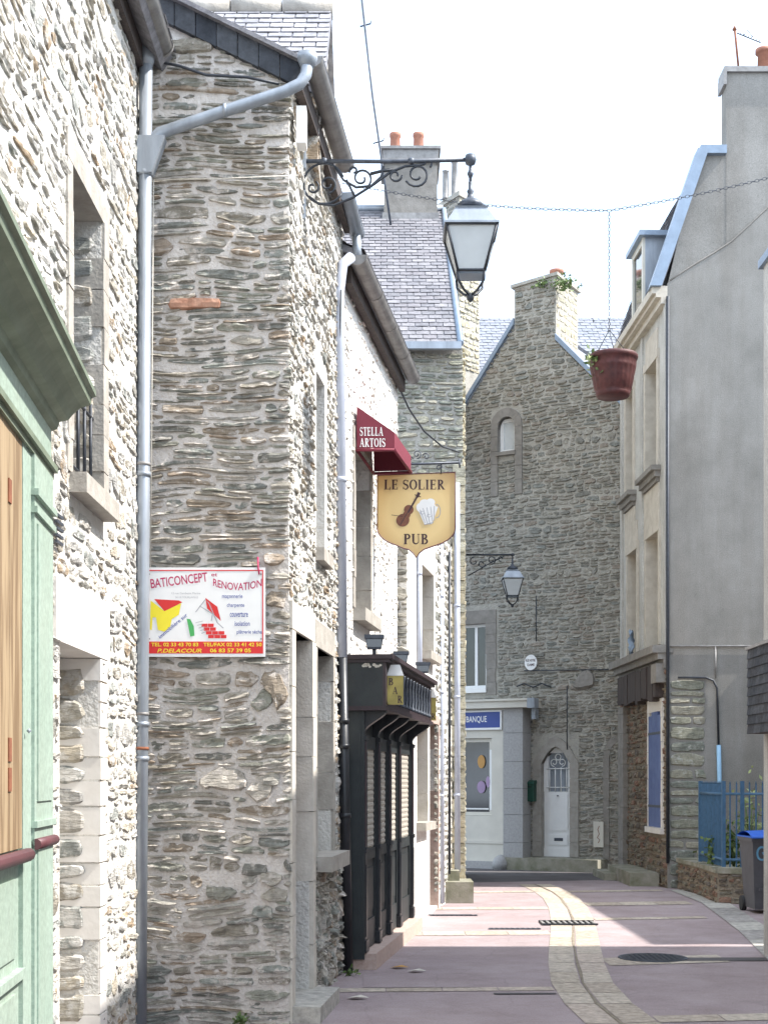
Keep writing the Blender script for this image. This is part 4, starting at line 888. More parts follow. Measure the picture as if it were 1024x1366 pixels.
spotlight(pt(499,876,13.15)+Vector((0,0,.0)), 'black boxy floodlight on top of the near end of the bar fascia')
spotlight(FP.P(1.75,2.842,.30), 'white and grey floodlight on top of the middle of the bar fascia', .9)
spotlight(FP.P(3.1,2.842,.36), 'small floodlight with bright top at the far end of the bar fascia', .9)

# awning over the pub window
ua, ub = pw[0]-.02, pw[1]+.12; zA = FP.hit(470,540)[1]; zB = FP.hit(470,600)[1]; p_ = .46
T = thing('window_awning', 'small burgundy window awning reading STELLA ARTOIS on its side', 'awning', tuple(FP.P(ua,zB,.03)))
FAw = Fr(*FP.P(ua,0,.03).xy, *(FP.P(ua,0,.03)+Vector((1,0,0))).xy); zD = FAw.hit(526,577)[1]; uD = FAw.U(526); wA = uD
def aw(u, z, d): return FP.P(u, z, .03+d)
m = MB(); m.box8([FAw.P(0,zB+.03,0), FAw.P(wA,zB+.03,0), aw(ub,zB+.03,.38), aw(ub,zB+.03,0), FAw.P(0,zA,0), FAw.P(wA,zD,0), aw(ub,zD,.38), aw(ub,zA,0)])
# keep only the cloth faces: sides, slope, valance
m.f = [m.f[i] for i in (1,2,3,4)]; m.m = m.m[:4]; m.sm = m.sm[:4]; m.build('cloth', M['awning_cloth'], T)
m = MB(); c_ = [FAw.P(0,zB,0), FAw.P(wA,zB,0), aw(ub,zB,.38), aw(ub,zB,0)]
for i in range(4): m.tube([c_[i]+Vector((0,0,.012)), c_[(i+1)%4]+Vector((0,0,.012))], .016, 6)
m.build('frame', M['awning_cloth'], T)
m = MB(); F = FAw.off(.004); serif_text(m, F, 'STELLA', wA*.08, wA*.70, zB+.145, .080, .001); serif_text(m, F, 'ARTOIS', wA*.08, wA*.76, zB+.040, .080, .001); m.build('lettering', M['white'], T)

# pub sign
YS = 14.6; FSg = Fr(-.2, YS, 1.2, YS); X0, X1 = pt(503,640,YS).x, pt(607,640,YS).x; Zt, Zb = pt(550,632,YS).z, pt(555,743,YS).z; Wd = X1-X0
T = thing('pub_sign', 'yellow shield shaped hanging sign reading LE SOLIER PUB with painted violin and beer glass', 'sign', (X0,YS,Zt))
def us(px): return FSg.U(px)
def zs2(py): return pt(0,py,YS).z
out = [(503,634),(607,630),(607,705)]+[(555+52*math.cos(R(a)), 705+26*math.sin(R(a))) for a in (12,24,36,48,60)]+[(572,730.5),(565,733),(559,738),(555,744),(551,738),(545,733),(538,731.5)]+[(555+52*math.cos(R(a)), 705+26*math.sin(R(a))) for a in (120,132,144,156,168)]+[(503,705)]
uz = [(us(a), zs2(b)) for a, b in out][::-1]
M['pub_sign_paint'] = sign_mat((Wd*.5,-.38), Wd*.74, .62)
m = MB(); m.fpoly(FSg, uz, -.025, 0); m.build('board', M['pub_sign_paint'], T)
m = MB(); loop = [FSg.P(u,z,.0) for u,z in uz]; m.tube(loop+[loop[0]], .007, 6); m.build('edge_trim', M['burgundy'], T)
m = MB(); serif_text(m, FSg, 'LE SOLIER', us(512), us(593), zs2(653), .100, .002); serif_text(m, FSg, 'PUB', us(538), us(571), zs2(726), .105, .002); m.build('lettering', M['ink'], T)
m = MB()
def ell(cx, cy, rx, ry, ang=0, n=18, d=.0022):
    ps = [];
    for k in range(n):
        a = -2*math.pi*k/n; x, y = rx*math.cos(a), ry*math.sin(a); ps.append(FSg.P(us(cx+x*math.cos(ang)-y*math.sin(ang)), zs2(cy+x*math.sin(ang)+y*math.cos(ang)), d))
    m.poly(ps[::-1])
ell(537,694,9,8.5,R(-30)); ell(542,687,5,7,R(25),d=.0026); ell(545,680,6.5,6.5,R(-30),d=.003)
m.build('painted_violin', M['violin'], T)
m = MB(); rb = lambda P,w,d=.0036: ribbon(m, lambda a,b,dd: FSg.P(us(a), zs2(b), dd), P, w, d)
rb([(544,684),(557,661)], 2.4); rb([(556,663),(559,657)], 4, .004); rb([(553,660),(561,663)], 1.2, .0042); rb([(522,687),(537,689)], .7); rb([(534,700),(543,684)], 1.0, .0044)
m.build('painted_neck_and_bow', M['ink'], T)
m = MB(); ell(566,672,7,6); ell(574,670,6,5,d=.0025); ell(560,677,5,6,d=.0028); ell(572,676,9,6,d=.003); 
m.poly([FSg.P(us(a),zs2(b),.0034) for a,b in ((558,682),(566,700),(576,699),(584,676),(575,674),(564,676))]); m.build('painted_beer_glass', M['white'], T)
m = MB(); 
for (a, b) in (((560,680),(567,698)),((564,678),(570,699)),((569,677),(573,699)),((574,676),(577,697)),((579,675),(579,695)),((566,700),(578,697))): rb([a,b], .8, .0042)
rb(arc(582,682,5,9,-100,100,8), .9, .0046); rb(arc(563,684,3,2,0,300,6), .6, .0048); rb(arc(572,688,3,2,0,300,6), .6, .0048); m.build('glass_outlines', M['grey_print'], T)
T2 = thing('sign_bracket', 'dark iron scroll bracket holding the yellow pub sign', 'bracket', tuple(pt(530,618,YS)))
ex, ez = Vector((1,0,0)), Vector((0,0,1)); zb = zs2(619); xw = FP.P(FP.U(530),0,0).x-.0; k_ = YS/FPX
m = MB(); m.tube([pt(500,621,YS-.012), pt(612,617,YS-.012)], .013, 8); m.build('bar', M['iron_grey'], T2)
m = MB()
for (cx, cy, r, a0, a1) in ((556,606,6,-90,400),(568,609,5,180,-250),(548,612,3,0,300),(585,624,4,0,400),(515,626,4,0,300)):
    m = MB(); m.tube(spiral(pt(cx,cy,YS-.012), r*k_, r*.25*k_, R(a0), R(a1), ex, ez, 16), .006, 5); m.build('scroll', M['iron_grey'], T2)
m = MB(); m.tube([pt(612,612,YS-.012), pt(613,624,YS-.012)], .010, 6); m.build('bar_end', M['iron_grey'], T2)
m = MB()
for cx in (522, 588): m.tube([pt(cx,619,YS-.012), pt(cx,632,YS-.012)], .006, 6)
m.build('hanger', M['iron'], T2)
m = MB(); m.tube([pt(530,512,16.3), pt(545,545,16.9), pt(565,575,17.8), pt(590,596,18.9), pt(612,603,20.3)], .012, 6)
tag(m.build('street_cable', M['iron'], loc=tuple(pt(530,512,16.3))), 'thick black cable sagging from the pub gutter to the corner of the stone house behind', 'cable')

# ================================================================ LOW HOUSE WITH TWO WHITE DOWNPIPES
H = thing('low_house', 'low pale house between the black bar front and the corner step, behind the hanging sign', 'house', (.26,16.4,0))
da = (FD.U(563), FD.U(576), FD.hit(576,876)[1], FD.hit(576,768)[1]); db = (FD.U(556), FD.U(568), 1.2, 2.35); dc = (FD.U(573), FD.U(583), 0.05, 2.45); de = (FD.U(594), FD.U(603), .3, 2.3)
m = MB(); m.mi = 1; m.fwall(FD, 0, FD.L, 0, 5.25, [da,db,dc], d0=-.5); m.mi = 0
FJ = Fr(-.12, 16.395, .262, 16.395); rubble(m, FJ, [(0,0),(.40,0),(.40,5.25),(0,5.25)], (), h=(.06,.14), l=(.12,.24), gap=.02, dep=(.008,.03), seed=51)
rubble(m, FD, [(2.4,0),(FD.L,0),(FD.L,5.2),(2.4,5.2)], (), h=(.06,.14), l=(.1,.3), gap=.03, dep=(.004,.02), seed=52, drop=.2)
m.build('wall', [M['far_stone'], M['pub_mortar']], H)
for h_, wname in ((da,'window'),(db,'window')):
    m = MB(); blocks(m, FD, h_[1], h_[1]+.10, h_[2], h_[3], -.48, .02, (.3,.5), 3); m.fbox(FD, h_[0]-.1, h_[1]+.1, h_[3], h_[3]+.12, -.48, .02); m.build('window_surround', M['dressed_warm'], H)
    casement(FD, H, *h_, -.3, M['white'], sill=(.06,.1,.12,-.3))
m = MB(); m.fbox(FD, dc[0], dc[1], .05, 2.45, -.34, -.28); m.build('door', M['dark_wood'], H)
m = MB(); blocks(m, FD, dc[1], dc[1]+.08, 0, 2.45, -.48, .015, (.3,.6), 4); m.fbox(FD, dc[0]-.08, dc[1]+.08, 2.45, 2.56, -.48, .02); m.build('door_surround', M['granite_pink'], H)
m = MB(); slab(m, FD.P(0,5.28,.05), FD.P(FD.L,5.28,.05), FD.P(FD.L,6.6,-3), FD.P(0,6.6,-3), .06); m.build('roof', M['slate'], H)
for (pa, Yp, zt, r) in ((588,19.25,4.9,.036),(609,20.32,5.95,.042),(559,17.15,4.6,.030)):
    Xp = pt(pa,0,Yp).x; m = MB(); zz = .05 if pa != 609 else .40
    if pa == 559: zz = 2.4
    pipe(m, [(Xp+.01,Yp,zz),(Xp,Yp,zt)], r, [((Xp,Yp,z-.02),(Xp,Yp,z+.02)) for z in (1.5,2.9,4.2) if z > zz]); m.build('downpipe', M['white_pipe'], H)
m = MB(); Xp = pt(597,0,19.9).x; m.tube([(Xp+.02,19.9,.4),(Xp+.02,19.9,4.9)], .02, 6); m.build('cable', M['iron'], H)

m = MB(); m.mi = 0; a, b = pt(596,1205,19.8), pt(630,1196,19.9)
m.box(.80,1.24,19.75,20.45,0,.30); m.box(.62,1.06,20.0,20.49,.302,.44)
tag(m.build('corner_step', M['mossy'], loc=(.9,19.8,0)), 'mossy two tier stone step at the foot of the white downpipes', 'step')

# ================================================================ SLATE ROOFED HOUSE
H = thing('slate_roof_house', 'tall house with a broad grey slate roof, greenish rubble front and a two pot chimney', 'house', (1.13,20.5,0))
ze = pt(0,466,20.5).z; zr, Yr = 12.1, 26.0
m = MB(); m.mi = 1; m.fwall(FE, 0, FE.L, 0, ze, (), d0=-.4); m.mi = 0
rubble(m, FE, [(1.6,0),(FE.L+.02,0),(FE.L+.02,ze),(1.6,ze)], (), h=(.05,.12), l=(.14,.45), gap=.012, dep=(.01,.04), seed=61, warp=.03, fine=2)
m.build('front_wall', [M['green_stone'], M['far_mortar']], H)
m = MB(); m.mi = 1; m.fwall(FE2, 0, FE2.L, 0, ze, (), d0=-.4); m.mi = 0
rubble(m, FE2, [(0,0),(FE2.L,0),(FE2.L,ze),(0,ze)], (), h=(.08,.16), l=(.2,.5), gap=.02, dep=(.01,.05), seed=62)
m.build('side_wall', [M['sunlit_ochre_stone'], M['lit_mortar']], H)
m = MB(); rng = random.Random(4); z = 0
while z < 6.2:                                # long and short corner stones
    h = rng.uniform(.12,.24); L = rng.uniform(.12,.2); m.fbox(FE, FE.L-L, FE.L+.035, z+.006, z+h-.006, -.28, .035+rng.uniform(0,.01)); z += h
m.build('corner_stones', M['sunlit_ochre_stone'], H)
m = MB(); xr = 1.07; A_, B_, C1, D1 = (-2.4,20.30,ze+.02),(xr,20.30,ze+.02),(xr-.0,Yr,zr),(-2.4,Yr,zr)
slab(m, A_, B_, C1, D1, .06); slates(m, A_, B_, C1, D1, 40, 17, seed=9, lift=.009); slab(m, D1, C1, (xr,31,8.0), (-2.4,31,8.0), .06); m.build('roof', M['slate'], H)
m = MB(); m.box(-2.4,xr+.03,20.22,20.31,ze-.07,ze+.03); m.build('gutter', M['zinc'], H)
m = MB(); m.tube([(xr+.02,20.28,ze+.02),(xr+.02,Yr,zr+.03)], .045, 6); m.build('roof_edge_flashing', M['zinc_bright'], H)
m = MB(); m.tube([(-2.4,Yr,zr+.04),(xr,Yr,zr+.04)], .07, 8)
m.build('ridge', M['zinc'], H)
m = MB(); m.poly([(1.1,20.7,ze),(1.1,30.8,ze),(1.1,Yr,zr-.05)]); m.build('gable', M['far_mortar'], H)
# chimney
CY = 25.6; cx0, cx1 = pt(512,0,CY).x, pt(583,0,CY).x; cz0, cz1 = 11.0, pt(0,200,CY).z
m = MB(); m.box(cx0,cx1,CY,CY+.9,cz0,cz1-.28); m.box(cx0+.02,cx1-.02,CY+.02,CY+.88,cz1-.28,cz1-.2); Ch = m.build('chimney', M['dressed_dark'], H)
m = MB(); m.box(cx0-.05,cx1+.05,CY-.06,CY+.96,cz1-.22,cz1-.17); m.box(cx0-.02,cx1+.02,CY-.03,CY+.93,cz1-.17,cz1); m.box(cx0-.06,cx1+.06,CY-.07,CY+.97,cz1,cz1+.05); m.build('cap', M['zinc_old'], Ch)
for px in (527,558):
    p = pt(px,196,CY+.4); m = MB(); m.lathe((p.x,p.y,cz1+.05), [(.11,0),(.10,.05),(.09,.34),(.105,.36),(.105,.42),(.07,.42)], 14); m.build('chimney_pot', M['terracotta'], Ch)
m = MB(); m.box(cx0-.03,cx1+.03,CY-.05,CY+.95,11.3,pt(0,285,CY).z); m.build('flashing', M['zinc_old'], Ch)
# mast
p0, p1 = pt(521,300,25.2), pt(510,222,25.2); T = thing('antenna_mast', 'thin leaning antenna mast rising beside the two pot chimney', 'antenna', tuple(p0))
m = MB(); m.tube([p0, p1, pt(497,130,25.2), pt(482,-6,25.2)], .022, 6); m.build('pole', M['iron_grey'], T)
for py, px in ((34,487),(190,504)):
    c = pt(px,py,25.2); m = MB(); m.tube([c+Vector((-.09,0,-.02)), c+Vector((.09,0,.03)), c+Vector((.11,0,.08))], .014, 5); m.build('clamp', M['iron_grey'], T)

# ================================================================ TALL STACK AND HOUSE BEHIND
H = thing('chimney_stack', 'tall stone chimney stack behind the big lantern, dark on its left side', 'chimney', (1.58,30,10))
c = pt(612,0,30); L_ = Vector((1.14,30.75,0)); Rr_ = Vector((2.04,30.55,0)); c_ = Vector((c.x,30,0)); B_ = L_+Rr_-c_
zt = pt(0,262,30).z; zb_ = pt(0,490,30).z
FL, FRt = Fr(L_.x,L_.y,c_.x,c_.y), Fr(c_.x,c_.y,Rr_.x,Rr_.y)
m = MB(); m.mi = 1; m.box8([Vector((q.x,q.y,z)) for z in (8.0,zt) for q in (L_,c_,Rr_,B_)]); m.mi = 0
rubble(m, FL, [(0,9),(FL.L,9),(FL.L,zt),(0,zt)], (), h=(.08,.16), l=(.15,.35), dep=(.005,.02), seed=71, fine=False)
m.build('left_face', [M['far_stone'], M['far_mortar']], H)
m = MB(); rubble(m, FRt, [(0,10.4),(FRt.L,10.4),(FRt.L,zt),(0,zt)], (), h=(.08,.16), l=(.12,.3), dep=(.01,.03), seed=72, fine=False); m.build('right_face', M['sunlit_ochre_stone'], H)  # paler stone than the left face: sunlight put into the colour
m = MB(); m.box8([Vector((q.x,q.y,z))+(q-(c_+B_)*.5)*.12 for z in (zt,zt+.1) for q in (L_,c_,Rr_,B_)]); m.build('cap', M['far_mortar'], H)
for px, py in ((594,236),(606,224)):
    p = pt(px,py,30.4); m = MB(); m.lathe((p.x,p.y,zt+.1), [(.09,0),(.07,.03),(.06,p.z-zt),(.08,p.z-zt+.02)], 10); m.build('chimney_pot', M['zinc_old'], H)
H = thing('background_house', 'cream walled house with a pale slate roof behind the big gable', 'house', (3,31.5,0))
m = MB(); m.box(1.0,9,31.4,34.5,0,10.2); m.build('wall', M['cream_paint'], H)
m = MB(); m.box(.98,9.02,31.25,31.4,10.2,10.32); m.box(.98,9.02,31.15,31.4,10.32,10.5); m.build('cornice', M['facade'], H)
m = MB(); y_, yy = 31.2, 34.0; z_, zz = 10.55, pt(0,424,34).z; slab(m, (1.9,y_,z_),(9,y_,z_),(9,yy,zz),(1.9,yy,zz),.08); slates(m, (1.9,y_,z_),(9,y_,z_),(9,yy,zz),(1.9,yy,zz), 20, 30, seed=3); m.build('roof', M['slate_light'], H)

# ================================================================ BIG GABLE CLOSING THE STREET
H = thing('large_gable_house', 'large grey brown rubble gable with chimney and white arched door closing the street', 'house', (3,27.5,0))
hi = FGa.hit
P = lambda *a: [hi(x,y) for x,y in a]
ul = .0; apexL, apexR = hi(686,432), hi(741,452)
top = hi(690,384)[1]; topR = hi(740,368)[1]
slopeL = (hi(686,432)[1]-hi(617,548)[1])/(hi(686,432)[0]-hi(617,548)[0])
zl = hi(617,548)[1]-slopeL*hi(617,548)[0]
e1 = hi(823,535); slR = (e1[1]-apexR[1])/(e1[0]-apexR[0]); zr_ = apexR[1]+slR*(FGa.L+.3-apexR[0])
W1 = (hi(664,0)[0], hi(687,0)[0], hi(675,603)[1], hi(675,556)[1]); 
Dr = (hi(722,0)[0], hi(760,0)[0], .24, hi(742,996)[1])
Wb = (hi(600,0)[0], hi(648,0)[0], hi(640,918)[1], hi(640,832)[1])
holes = [W1, Dr, Wb]
zm = zl
m = MB(); m.mi = 1; m.fwall(FGa, 0, FGa.L+.3, 0, zl-.01, holes, d0=-.5)
zs_ok = min(zl, zr_)
body = [(0,zl),(FGa.L+.3,zl),(FGa.L+.3,zr_),(apexR[0],apexR[1]),(apexR[0],apexR[1]-.01),(apexL[0],apexL[1])]
zW = W1[3]+.25; uA = (zW-zl)/slopeL; uR = FGa.L+.3; zrw = apexR[1]+slR*(uR-apexR[0])
uB = uR if zrw >= zW else apexR[0]+(zW-apexR[1])/slR
m.fwall(FGa, uA, uB, zl-.009, zW, holes, d0=-.5); m.fpoly(FGa, [(0,zl-.009),(uA,zl-.009),(uA,zW)], -.5, 0)
if uB < uR: m.fpoly(FGa, [(uB,zl-.009),(uR,zl-.009),(uR,max(zrw,zl)),(uB,zW)], -.5, 0)
m.fpoly(FGa, [(uA,zW+.001),(uB,zW+.001),(apexR[0],apexR[1]),(apexL[0],apexL[1])] if uB < uR else [(uA,zW+.001),(uR,zW+.001),(uR,zrw),(apexR[0],apexR[1]),(apexL[0],apexL[1])], -.5, 0)
m.fpoly(FGa, [(apexL[0],apexL[1]-.3),(apexR[0],apexR[1]-.3),(apexR[0],topR),(apexL[0],top)], -1.1, .004)
m.mi = 0
hs = [(W1[0]-.15,W1[0],W1[2]-.85,W1[3]+.05),(W1[1],W1[1]+.15,W1[2]-.85,W1[3]+.05),(W1[0]-.13,W1[1]+.13,W1[2]-.08,W1[3]+.20),(Dr[0]-.17,Dr[1]+.17,0,Dr[3]+.2),(Wb[0],Wb[1]+.25,Wb[2]-.15,Wb[3]+.3)]
outl = [(0,0),(FGa.L+.3,0),(FGa.L+.3,max(zr_,zl+.01)),(apexR[0],apexR[1]),(apexR[0],topR-.04),(apexL[0],top-.04),(apexL[0],apexL[1]),(0,zl)]
rubble(m, FGa, outl, hs, h=(.05,.125), l=(.11,.40), gap=.014, dep=(.008,.036), seed=81, warp=.04, rough=.012, split=.4, fine=2)
m.build('gable_wall', [M['far_stone'], M['far_mortar']], H)
FCh = Fr(*FGa.P(apexR[0],0,.004).xy, *FGa.P(apexR[0],0,-1.1).xy)
m = MB(); rubble(m, FCh, [(0.02,apexR[1]-.2),(1.08,apexR[1]-.2),(1.08,topR-.03),(.02,topR-.03)], (), h=(.10,.16), l=(.18,.34), gap=.02, dep=(.004,.012), seed=82, fine=False)
Ch = m.build('chimney', M['sunlit_ochre_stone'], H)  # right face only, its sunlight painted in with paler stone than the gable
m = MB(); m.fpoly(FGa, [(apexL[0]-.06,top),(apexR[0]+.05,topR),(apexR[0]+.05,topR+.06),(apexL[0]-.06,top+.06)], -1.15, .05); m.build('cap', M['far_mortar'], Ch)
p = FGa.P(hi(731,0)[0], topR+.02, -.4); m = MB(); m.lathe(p, [(.12,-.05),(.12,.16),(.14,.18),(.14,.23),(.09,.23)], 14); m.build('chimney_pot', M['terracotta'], Ch)
def off3(u, z, d): return FGa.P(u,z,d)
m = MB(); a, b = (hi(612,557)), apexL
m.fpoly(FGa, [(0-.05,zl-.02),(b[0],b[1]-.02),(b[0],b[1]+.10),(0-.05,zl+.10)], -.3, .06); m.fpoly(FGa, [(apexR[0]+.0,apexR[1]-.02),(FGa.L+.32,zr_-.02),(FGa.L+.32,zr_+.10),(apexR[0],apexR[1]+.10)], -.3, .06); m.build('zinc_verge', M['zinc_bright'], H)
m = MB(); um = (apexL[0]+apexR[0])/2; zmx = (apexL[1]+slopeL*(um-apexL[0]))
slab(m, off3(FGa.L+.6,zr_-.25*1,.0), off3(FGa.L+.6,zr_-.25,-7), off3(apexR[0]-.3,apexR[1]-slR*.3+.0,-7), off3(apexR[0]-.3,apexR[1]-slR*.3,0.0), .05)
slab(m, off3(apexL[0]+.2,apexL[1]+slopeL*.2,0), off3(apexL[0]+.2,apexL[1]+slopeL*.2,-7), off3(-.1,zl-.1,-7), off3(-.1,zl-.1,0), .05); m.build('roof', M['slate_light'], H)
# chimney plants
T = thing('wall_plant', 'tuft of green weeds growing on top of the big gable chimney', 'plant', tuple(FGa.P(hi(750,0)[0],topR+.06,-.3)))
m = MB(); leaves(m, pt(754,374,26.9)+Vector((.0,.25,.02)), .26,.25,.12, 210, .07, 3); leaves(m, pt(724,376,27.2)+Vector((0,.2,.0)), .16,.2,.09, 110, .07, 4); m.build('foliage', M['leaf'], T)
# arched stone surrounds
def arch(m, F, u0, u1, z0, zs, rise, w, d0, d1, n=10, pointed=False):
    c = (u0+u1)/2; r = (u1-u0)/2
    def cur(rr, ri):
        o = []
        for k in range(n+1):
            a = math.pi*k/n; x = -math.cos(a)*rr; y = math.sin(a)**(.85 if not pointed else 1.0)*ri
            if pointed: y = ri*(1-abs(x/rr)**1.7)
            o.append((c+x, zs+y))
        return o
    inn, outr = cur(r, rise), cur(r+w, rise+w*1.1)
    for k in range(n): 
        e = .0; m.fpoly(F, [inn[k], inn[k+1], outr[k+1], outr[k]][::-1], d0, d1+.004*(k%2))
    blocks(m, F, u0-w, u0, z0, zs, d0, d1, (.25,.4), 3, jit=0); blocks(m, F, u1, u1+w, z0, zs, d0, d1, (.25,.4), 4, jit=0)
    return inn
def spandrel(m, F, inn, zt, d0, d1):
    for k in range(len(inn)-1):
        a, b = inn[k], inn[k+1]
        m.fpoly(F, [(a[0],a[1]),(b[0],b[1]),(b[0],max(zt,b[1]+.001)),(a[0],max(zt,a[1]+.001))], d0, d1)
m = MB(); inn = arch(m, FGa, W1[0], W1[1], W1[2]-.85, W1[3]-.22, .22, .15, -.2, .035); m.build('window_surround', M['dressed_dark'], H)
m = MB(); spandrel(m, FGa, inn, W1[3]+.0, -.3, -.01); m.fbox(FGa, W1[0]-.02, W1[1]+.02, W1[2]-.07, W1[2], -.3, .08); m.build('window_infill', M['dressed_dark'], H)
casement(FGa, H, W1[0], W1[1], W1[2], W1[3]-.02, -.10, M['white'], mull=0, fw=.07, glassmat=M['lamp_glass'])
m = MB(); inn = arch(m, FGa, Dr[0], Dr[1], 0.24, Dr[3]-.32, .32, .18, -.3, .03, n=12, pointed=True); m.build('door_surround', M['dressed_pale'], H)
m = MB(); spandrel(m, FGa, inn, Dr[3], -.4, -.01); m.build('door_infill', M['dressed_dark'], H)
FDo = FGa.off(.09)
m = MB(); dz = Dr[2]; dh = Dr[3]-dz; dw = Dr[1]-Dr[0]
zq = hi(742,1056)[1]
m.fbox(FDo, Dr[0], Dr[1], dz, dz+.16, -.3, -.20); m.fbox(FDo, Dr[0], Dr[1], dz+.16, zq, -.3, -.215); m.fbox(FDo, Dr[0], Dr[0]+.09, zq, Dr[3], -.3, -.20); m.fbox(FDo, Dr[1]-.09, Dr[1], zq, Dr[3], -.3, -.20); m.fbox(FDo, Dr[0]+.09, Dr[1]-.09, Dr[3]-.12, Dr[3], -.3, -.20)
m.fbox(FDo, Dr[0]+.10, Dr[1]-.10, dz+.22, dz+.42, -.215, -.20); m.fbox(FDo, Dr[0]+.10, Dr[1]-.10, dz+.50, zq-.05, -.215, -.20)
D_ = m.build('door', M['white'], H)
m = MB(); m.fbox(FDo, Dr[0]+.09, Dr[1]-.09, zq, Dr[3]-.12, -.30, -.27); m.build('pane', M['zinc'], D_)
m = MB(); ua_, ub_ = Dr[0]+.09, Dr[1]-.09
for k in range(4): u = ua_+.03+(ub_-ua_-.06)*k/3; m.tube([FDo.P(u,zq,-.20), FDo.P(u,Dr[3]-.40,-.20)], .011, 6)
for z in (zq+.08, Dr[3]-.42): m.tube([FDo.P(ua_-.03,z,-.19), FDo.P(ub_+.03,z,-.19)], .012, 6)
uc = (ua_+ub_)/2
for s_ in (-1,1): m.tube(spiral(FDo.P(uc+s_*.08,Dr[3]-.30,-.20), .08, .03, R(-90), R(-90+s_*430), FDo.u, Vector((0,0,1)), 16), .010, 5)
m.tube(spiral(FDo.P(uc,Dr[3]-.20,-.20), .06, .055, 0, R(360), FDo.u, Vector((0,0,1)), 14), .010, 5)
m.build('door_grille', M['white'], D_)
m = MB(); m.lathe(FDo.P(uc, zq-.08, -.18), [(.0,-.02),(.02,0),(.0,.02)], 8); m.fbox(FDo, uc-.08, uc+.10, dz+.30, dz+.36, -.20, -.195); m.build('door_furniture', M['iron_grey'], D_)
casement(FGa, H, Wb[0], Wb[1], Wb[2], Wb[3], -.10, M['white'], mull=2, fw=.06, sill=(.02,.09,.06,-.2), sillmat=M['white'])
m = MB(); m.fbox(FGa, Wb[0], Wb[1]+.22, Wb[3], Wb[3]+.26, -.2, .02); blocks(m, FGa, Wb[1], Wb[1]+.22, Wb[2]-.14, Wb[3], -.2, .018, (.16,.3), 5); m.build('stone_window_surround', M['dressed_dark'], H)
# blocked arch and its stones, steps
m = MB(); ua_, ub_ = hi(806,0)[0], hi(829,0)[0]; inn = arch(m, FGa, ua_+.1, ub_+.3, .2, hi(0,1010)[1] if False else hi(815,1010)[1], .3, .12, -.1, .03, n=8); m.build('blocked_arch', M['dressed_dark'], H)
m = MB(); 
for (a,b,c,e) in ((716,795,716,856),(757,915,757,1000),(700,895,836,893)):
    q0, q1 = hi(a,b), hi(c,e); m.tube([FGa.P(*q0,.045), FGa.P(*q1,.045)], .010, 5)
m.tube([FGa.P(*hi(690,916),.05), FGa.P(*hi(700,912),.05), FGa.P(*hi(712,917),.05), FGa.P(*hi(724,912),.05), FGa.P(*hi(736,917),.05)], .014, 6); m.build('cable', M['iron'], H)
m = MB(); u, z = hi(780,908); one_stone(m, FGa, u, z, .20, .22, .08, random.Random(3)); m.build('boss_stone', M['dressed_dark'], H)
# bank shop built onto it
T = thing('bank_shopfront', 'cream shopfront with grey stone pilaster and blue BANQUE board', 'shopfront', tuple(FGa.P(0,0,.4)))
Fb = FGa.off(.35); hb = Fb.hit; uL = 0.02
up0, up1 = hb(672,0)[0], hb(698,0)[0]; zc = hb(660,945)[1]
sw = (hb(600,0)[0], hb(655,0)[0], hb(640,1088)[1], hb(640,985)[1])
m = MB(); m.fwall(Fb, uL, up0, 0.0, zc, [sw], d0=-.34); m.fbox(Fb, uL, up0, hb(640,1125)[1], hb(640,1121)[1], 0, .02); m.build('shop_wall', M['cream_paint'], T)
m = MB(); blocks(m, Fb, up0, up1, .0, zc, -.34, .04, (.50,.56), 3, jit=0); m.build('stone_pilaster', M['granite'], T)
m = MB(); uE = hb(712,0)[0]; m.fbox(Fb, uL, uE, zc, zc+.13, -.34, .16); m.fbox(Fb, uL, uE+.02, zc+.13, zc+.17, -.34, .20); m.build('canopy', M['cream_paint'], T)
m = MB(); m.fbox(Fb, uE-.05, uE+.10, zc-.02, zc+.17, .02, .22) ; m.fbox(Fb, uE-.08, uE+.0, zc-.22, zc-.02, -.2, -.05); m.build('gutter_end', M['zinc'], T)
m = MB(); m.fbox(Fb, uL, up1+.12, 0, .14, -.3, .10); m.build('plinth', M['granite'], T)
W_ = casement(Fb, T, *sw, -.06, M['cream_paint'], mull=0, fw=.07)
m = MB()
def disc(F, u, z, rx, rz, d, n=16): m.poly([F.P(u+rx*math.cos(-2*math.pi*k/n), z+rz*math.sin(-2*math.pi*k/n), d) for k in range(n)][::-1])
disc(Fb, *hb(640,1016), .08, .13, -.052); W2 = m.build('orange_poster', M['orange'], W_); m = MB(); disc(Fb, *hb(640,1050), .09, .12, -.051); disc(Fb, *hb(649,1043), .045, .11, -.050); m.build('lilac_poster', M['lilac'], W_)
m = MB(); a, b = hb(653,1060), hb(654,1000); m.fbox(Fb, a[0]-.03, a[0]+.05, a[1]-.3, b[1], -.052, -.05); m.fbox(Fb, sw[0]+.3, sw[1]-.08, hb(640,1080)[1], hb(640,1078)[1], -.052, -.05); m.build('white_notice', M['white'], W_)
m = MB(); rng = random.Random(3)
for k in range(12):
    a, b = hb(627+rng.uniform(0,24), rng.uniform(1062,1084)); m.lathe(Fb.P(a,b,-.16), [(.0,0),(rng.uniform(.02,.05),.01),(rng.uniform(.02,.05),.09),(.012,.13),(0,.15)], 8)
m.fbox(Fb, sw[0], sw[1], sw[2]+.02, sw[2]+.06, -.3, -.10); m.build('window_display', M['zinc_old'], W_)
bz0, bz1 = hb(645,971)[1], hb(645,950)[1]; ub0, ub1 = hb(596,0)[0], hb(668,0)[0]
t = thing('bank_sign', 'dark blue board reading BANQUE in white over the far shop window', 'sign', tuple(Fb.P(ub0,bz0,.03)))
m = MB(); m.fbox(Fb, ub0, ub1, bz0, bz1, .002, .04); m.build('board', M['banner_blue'], t)
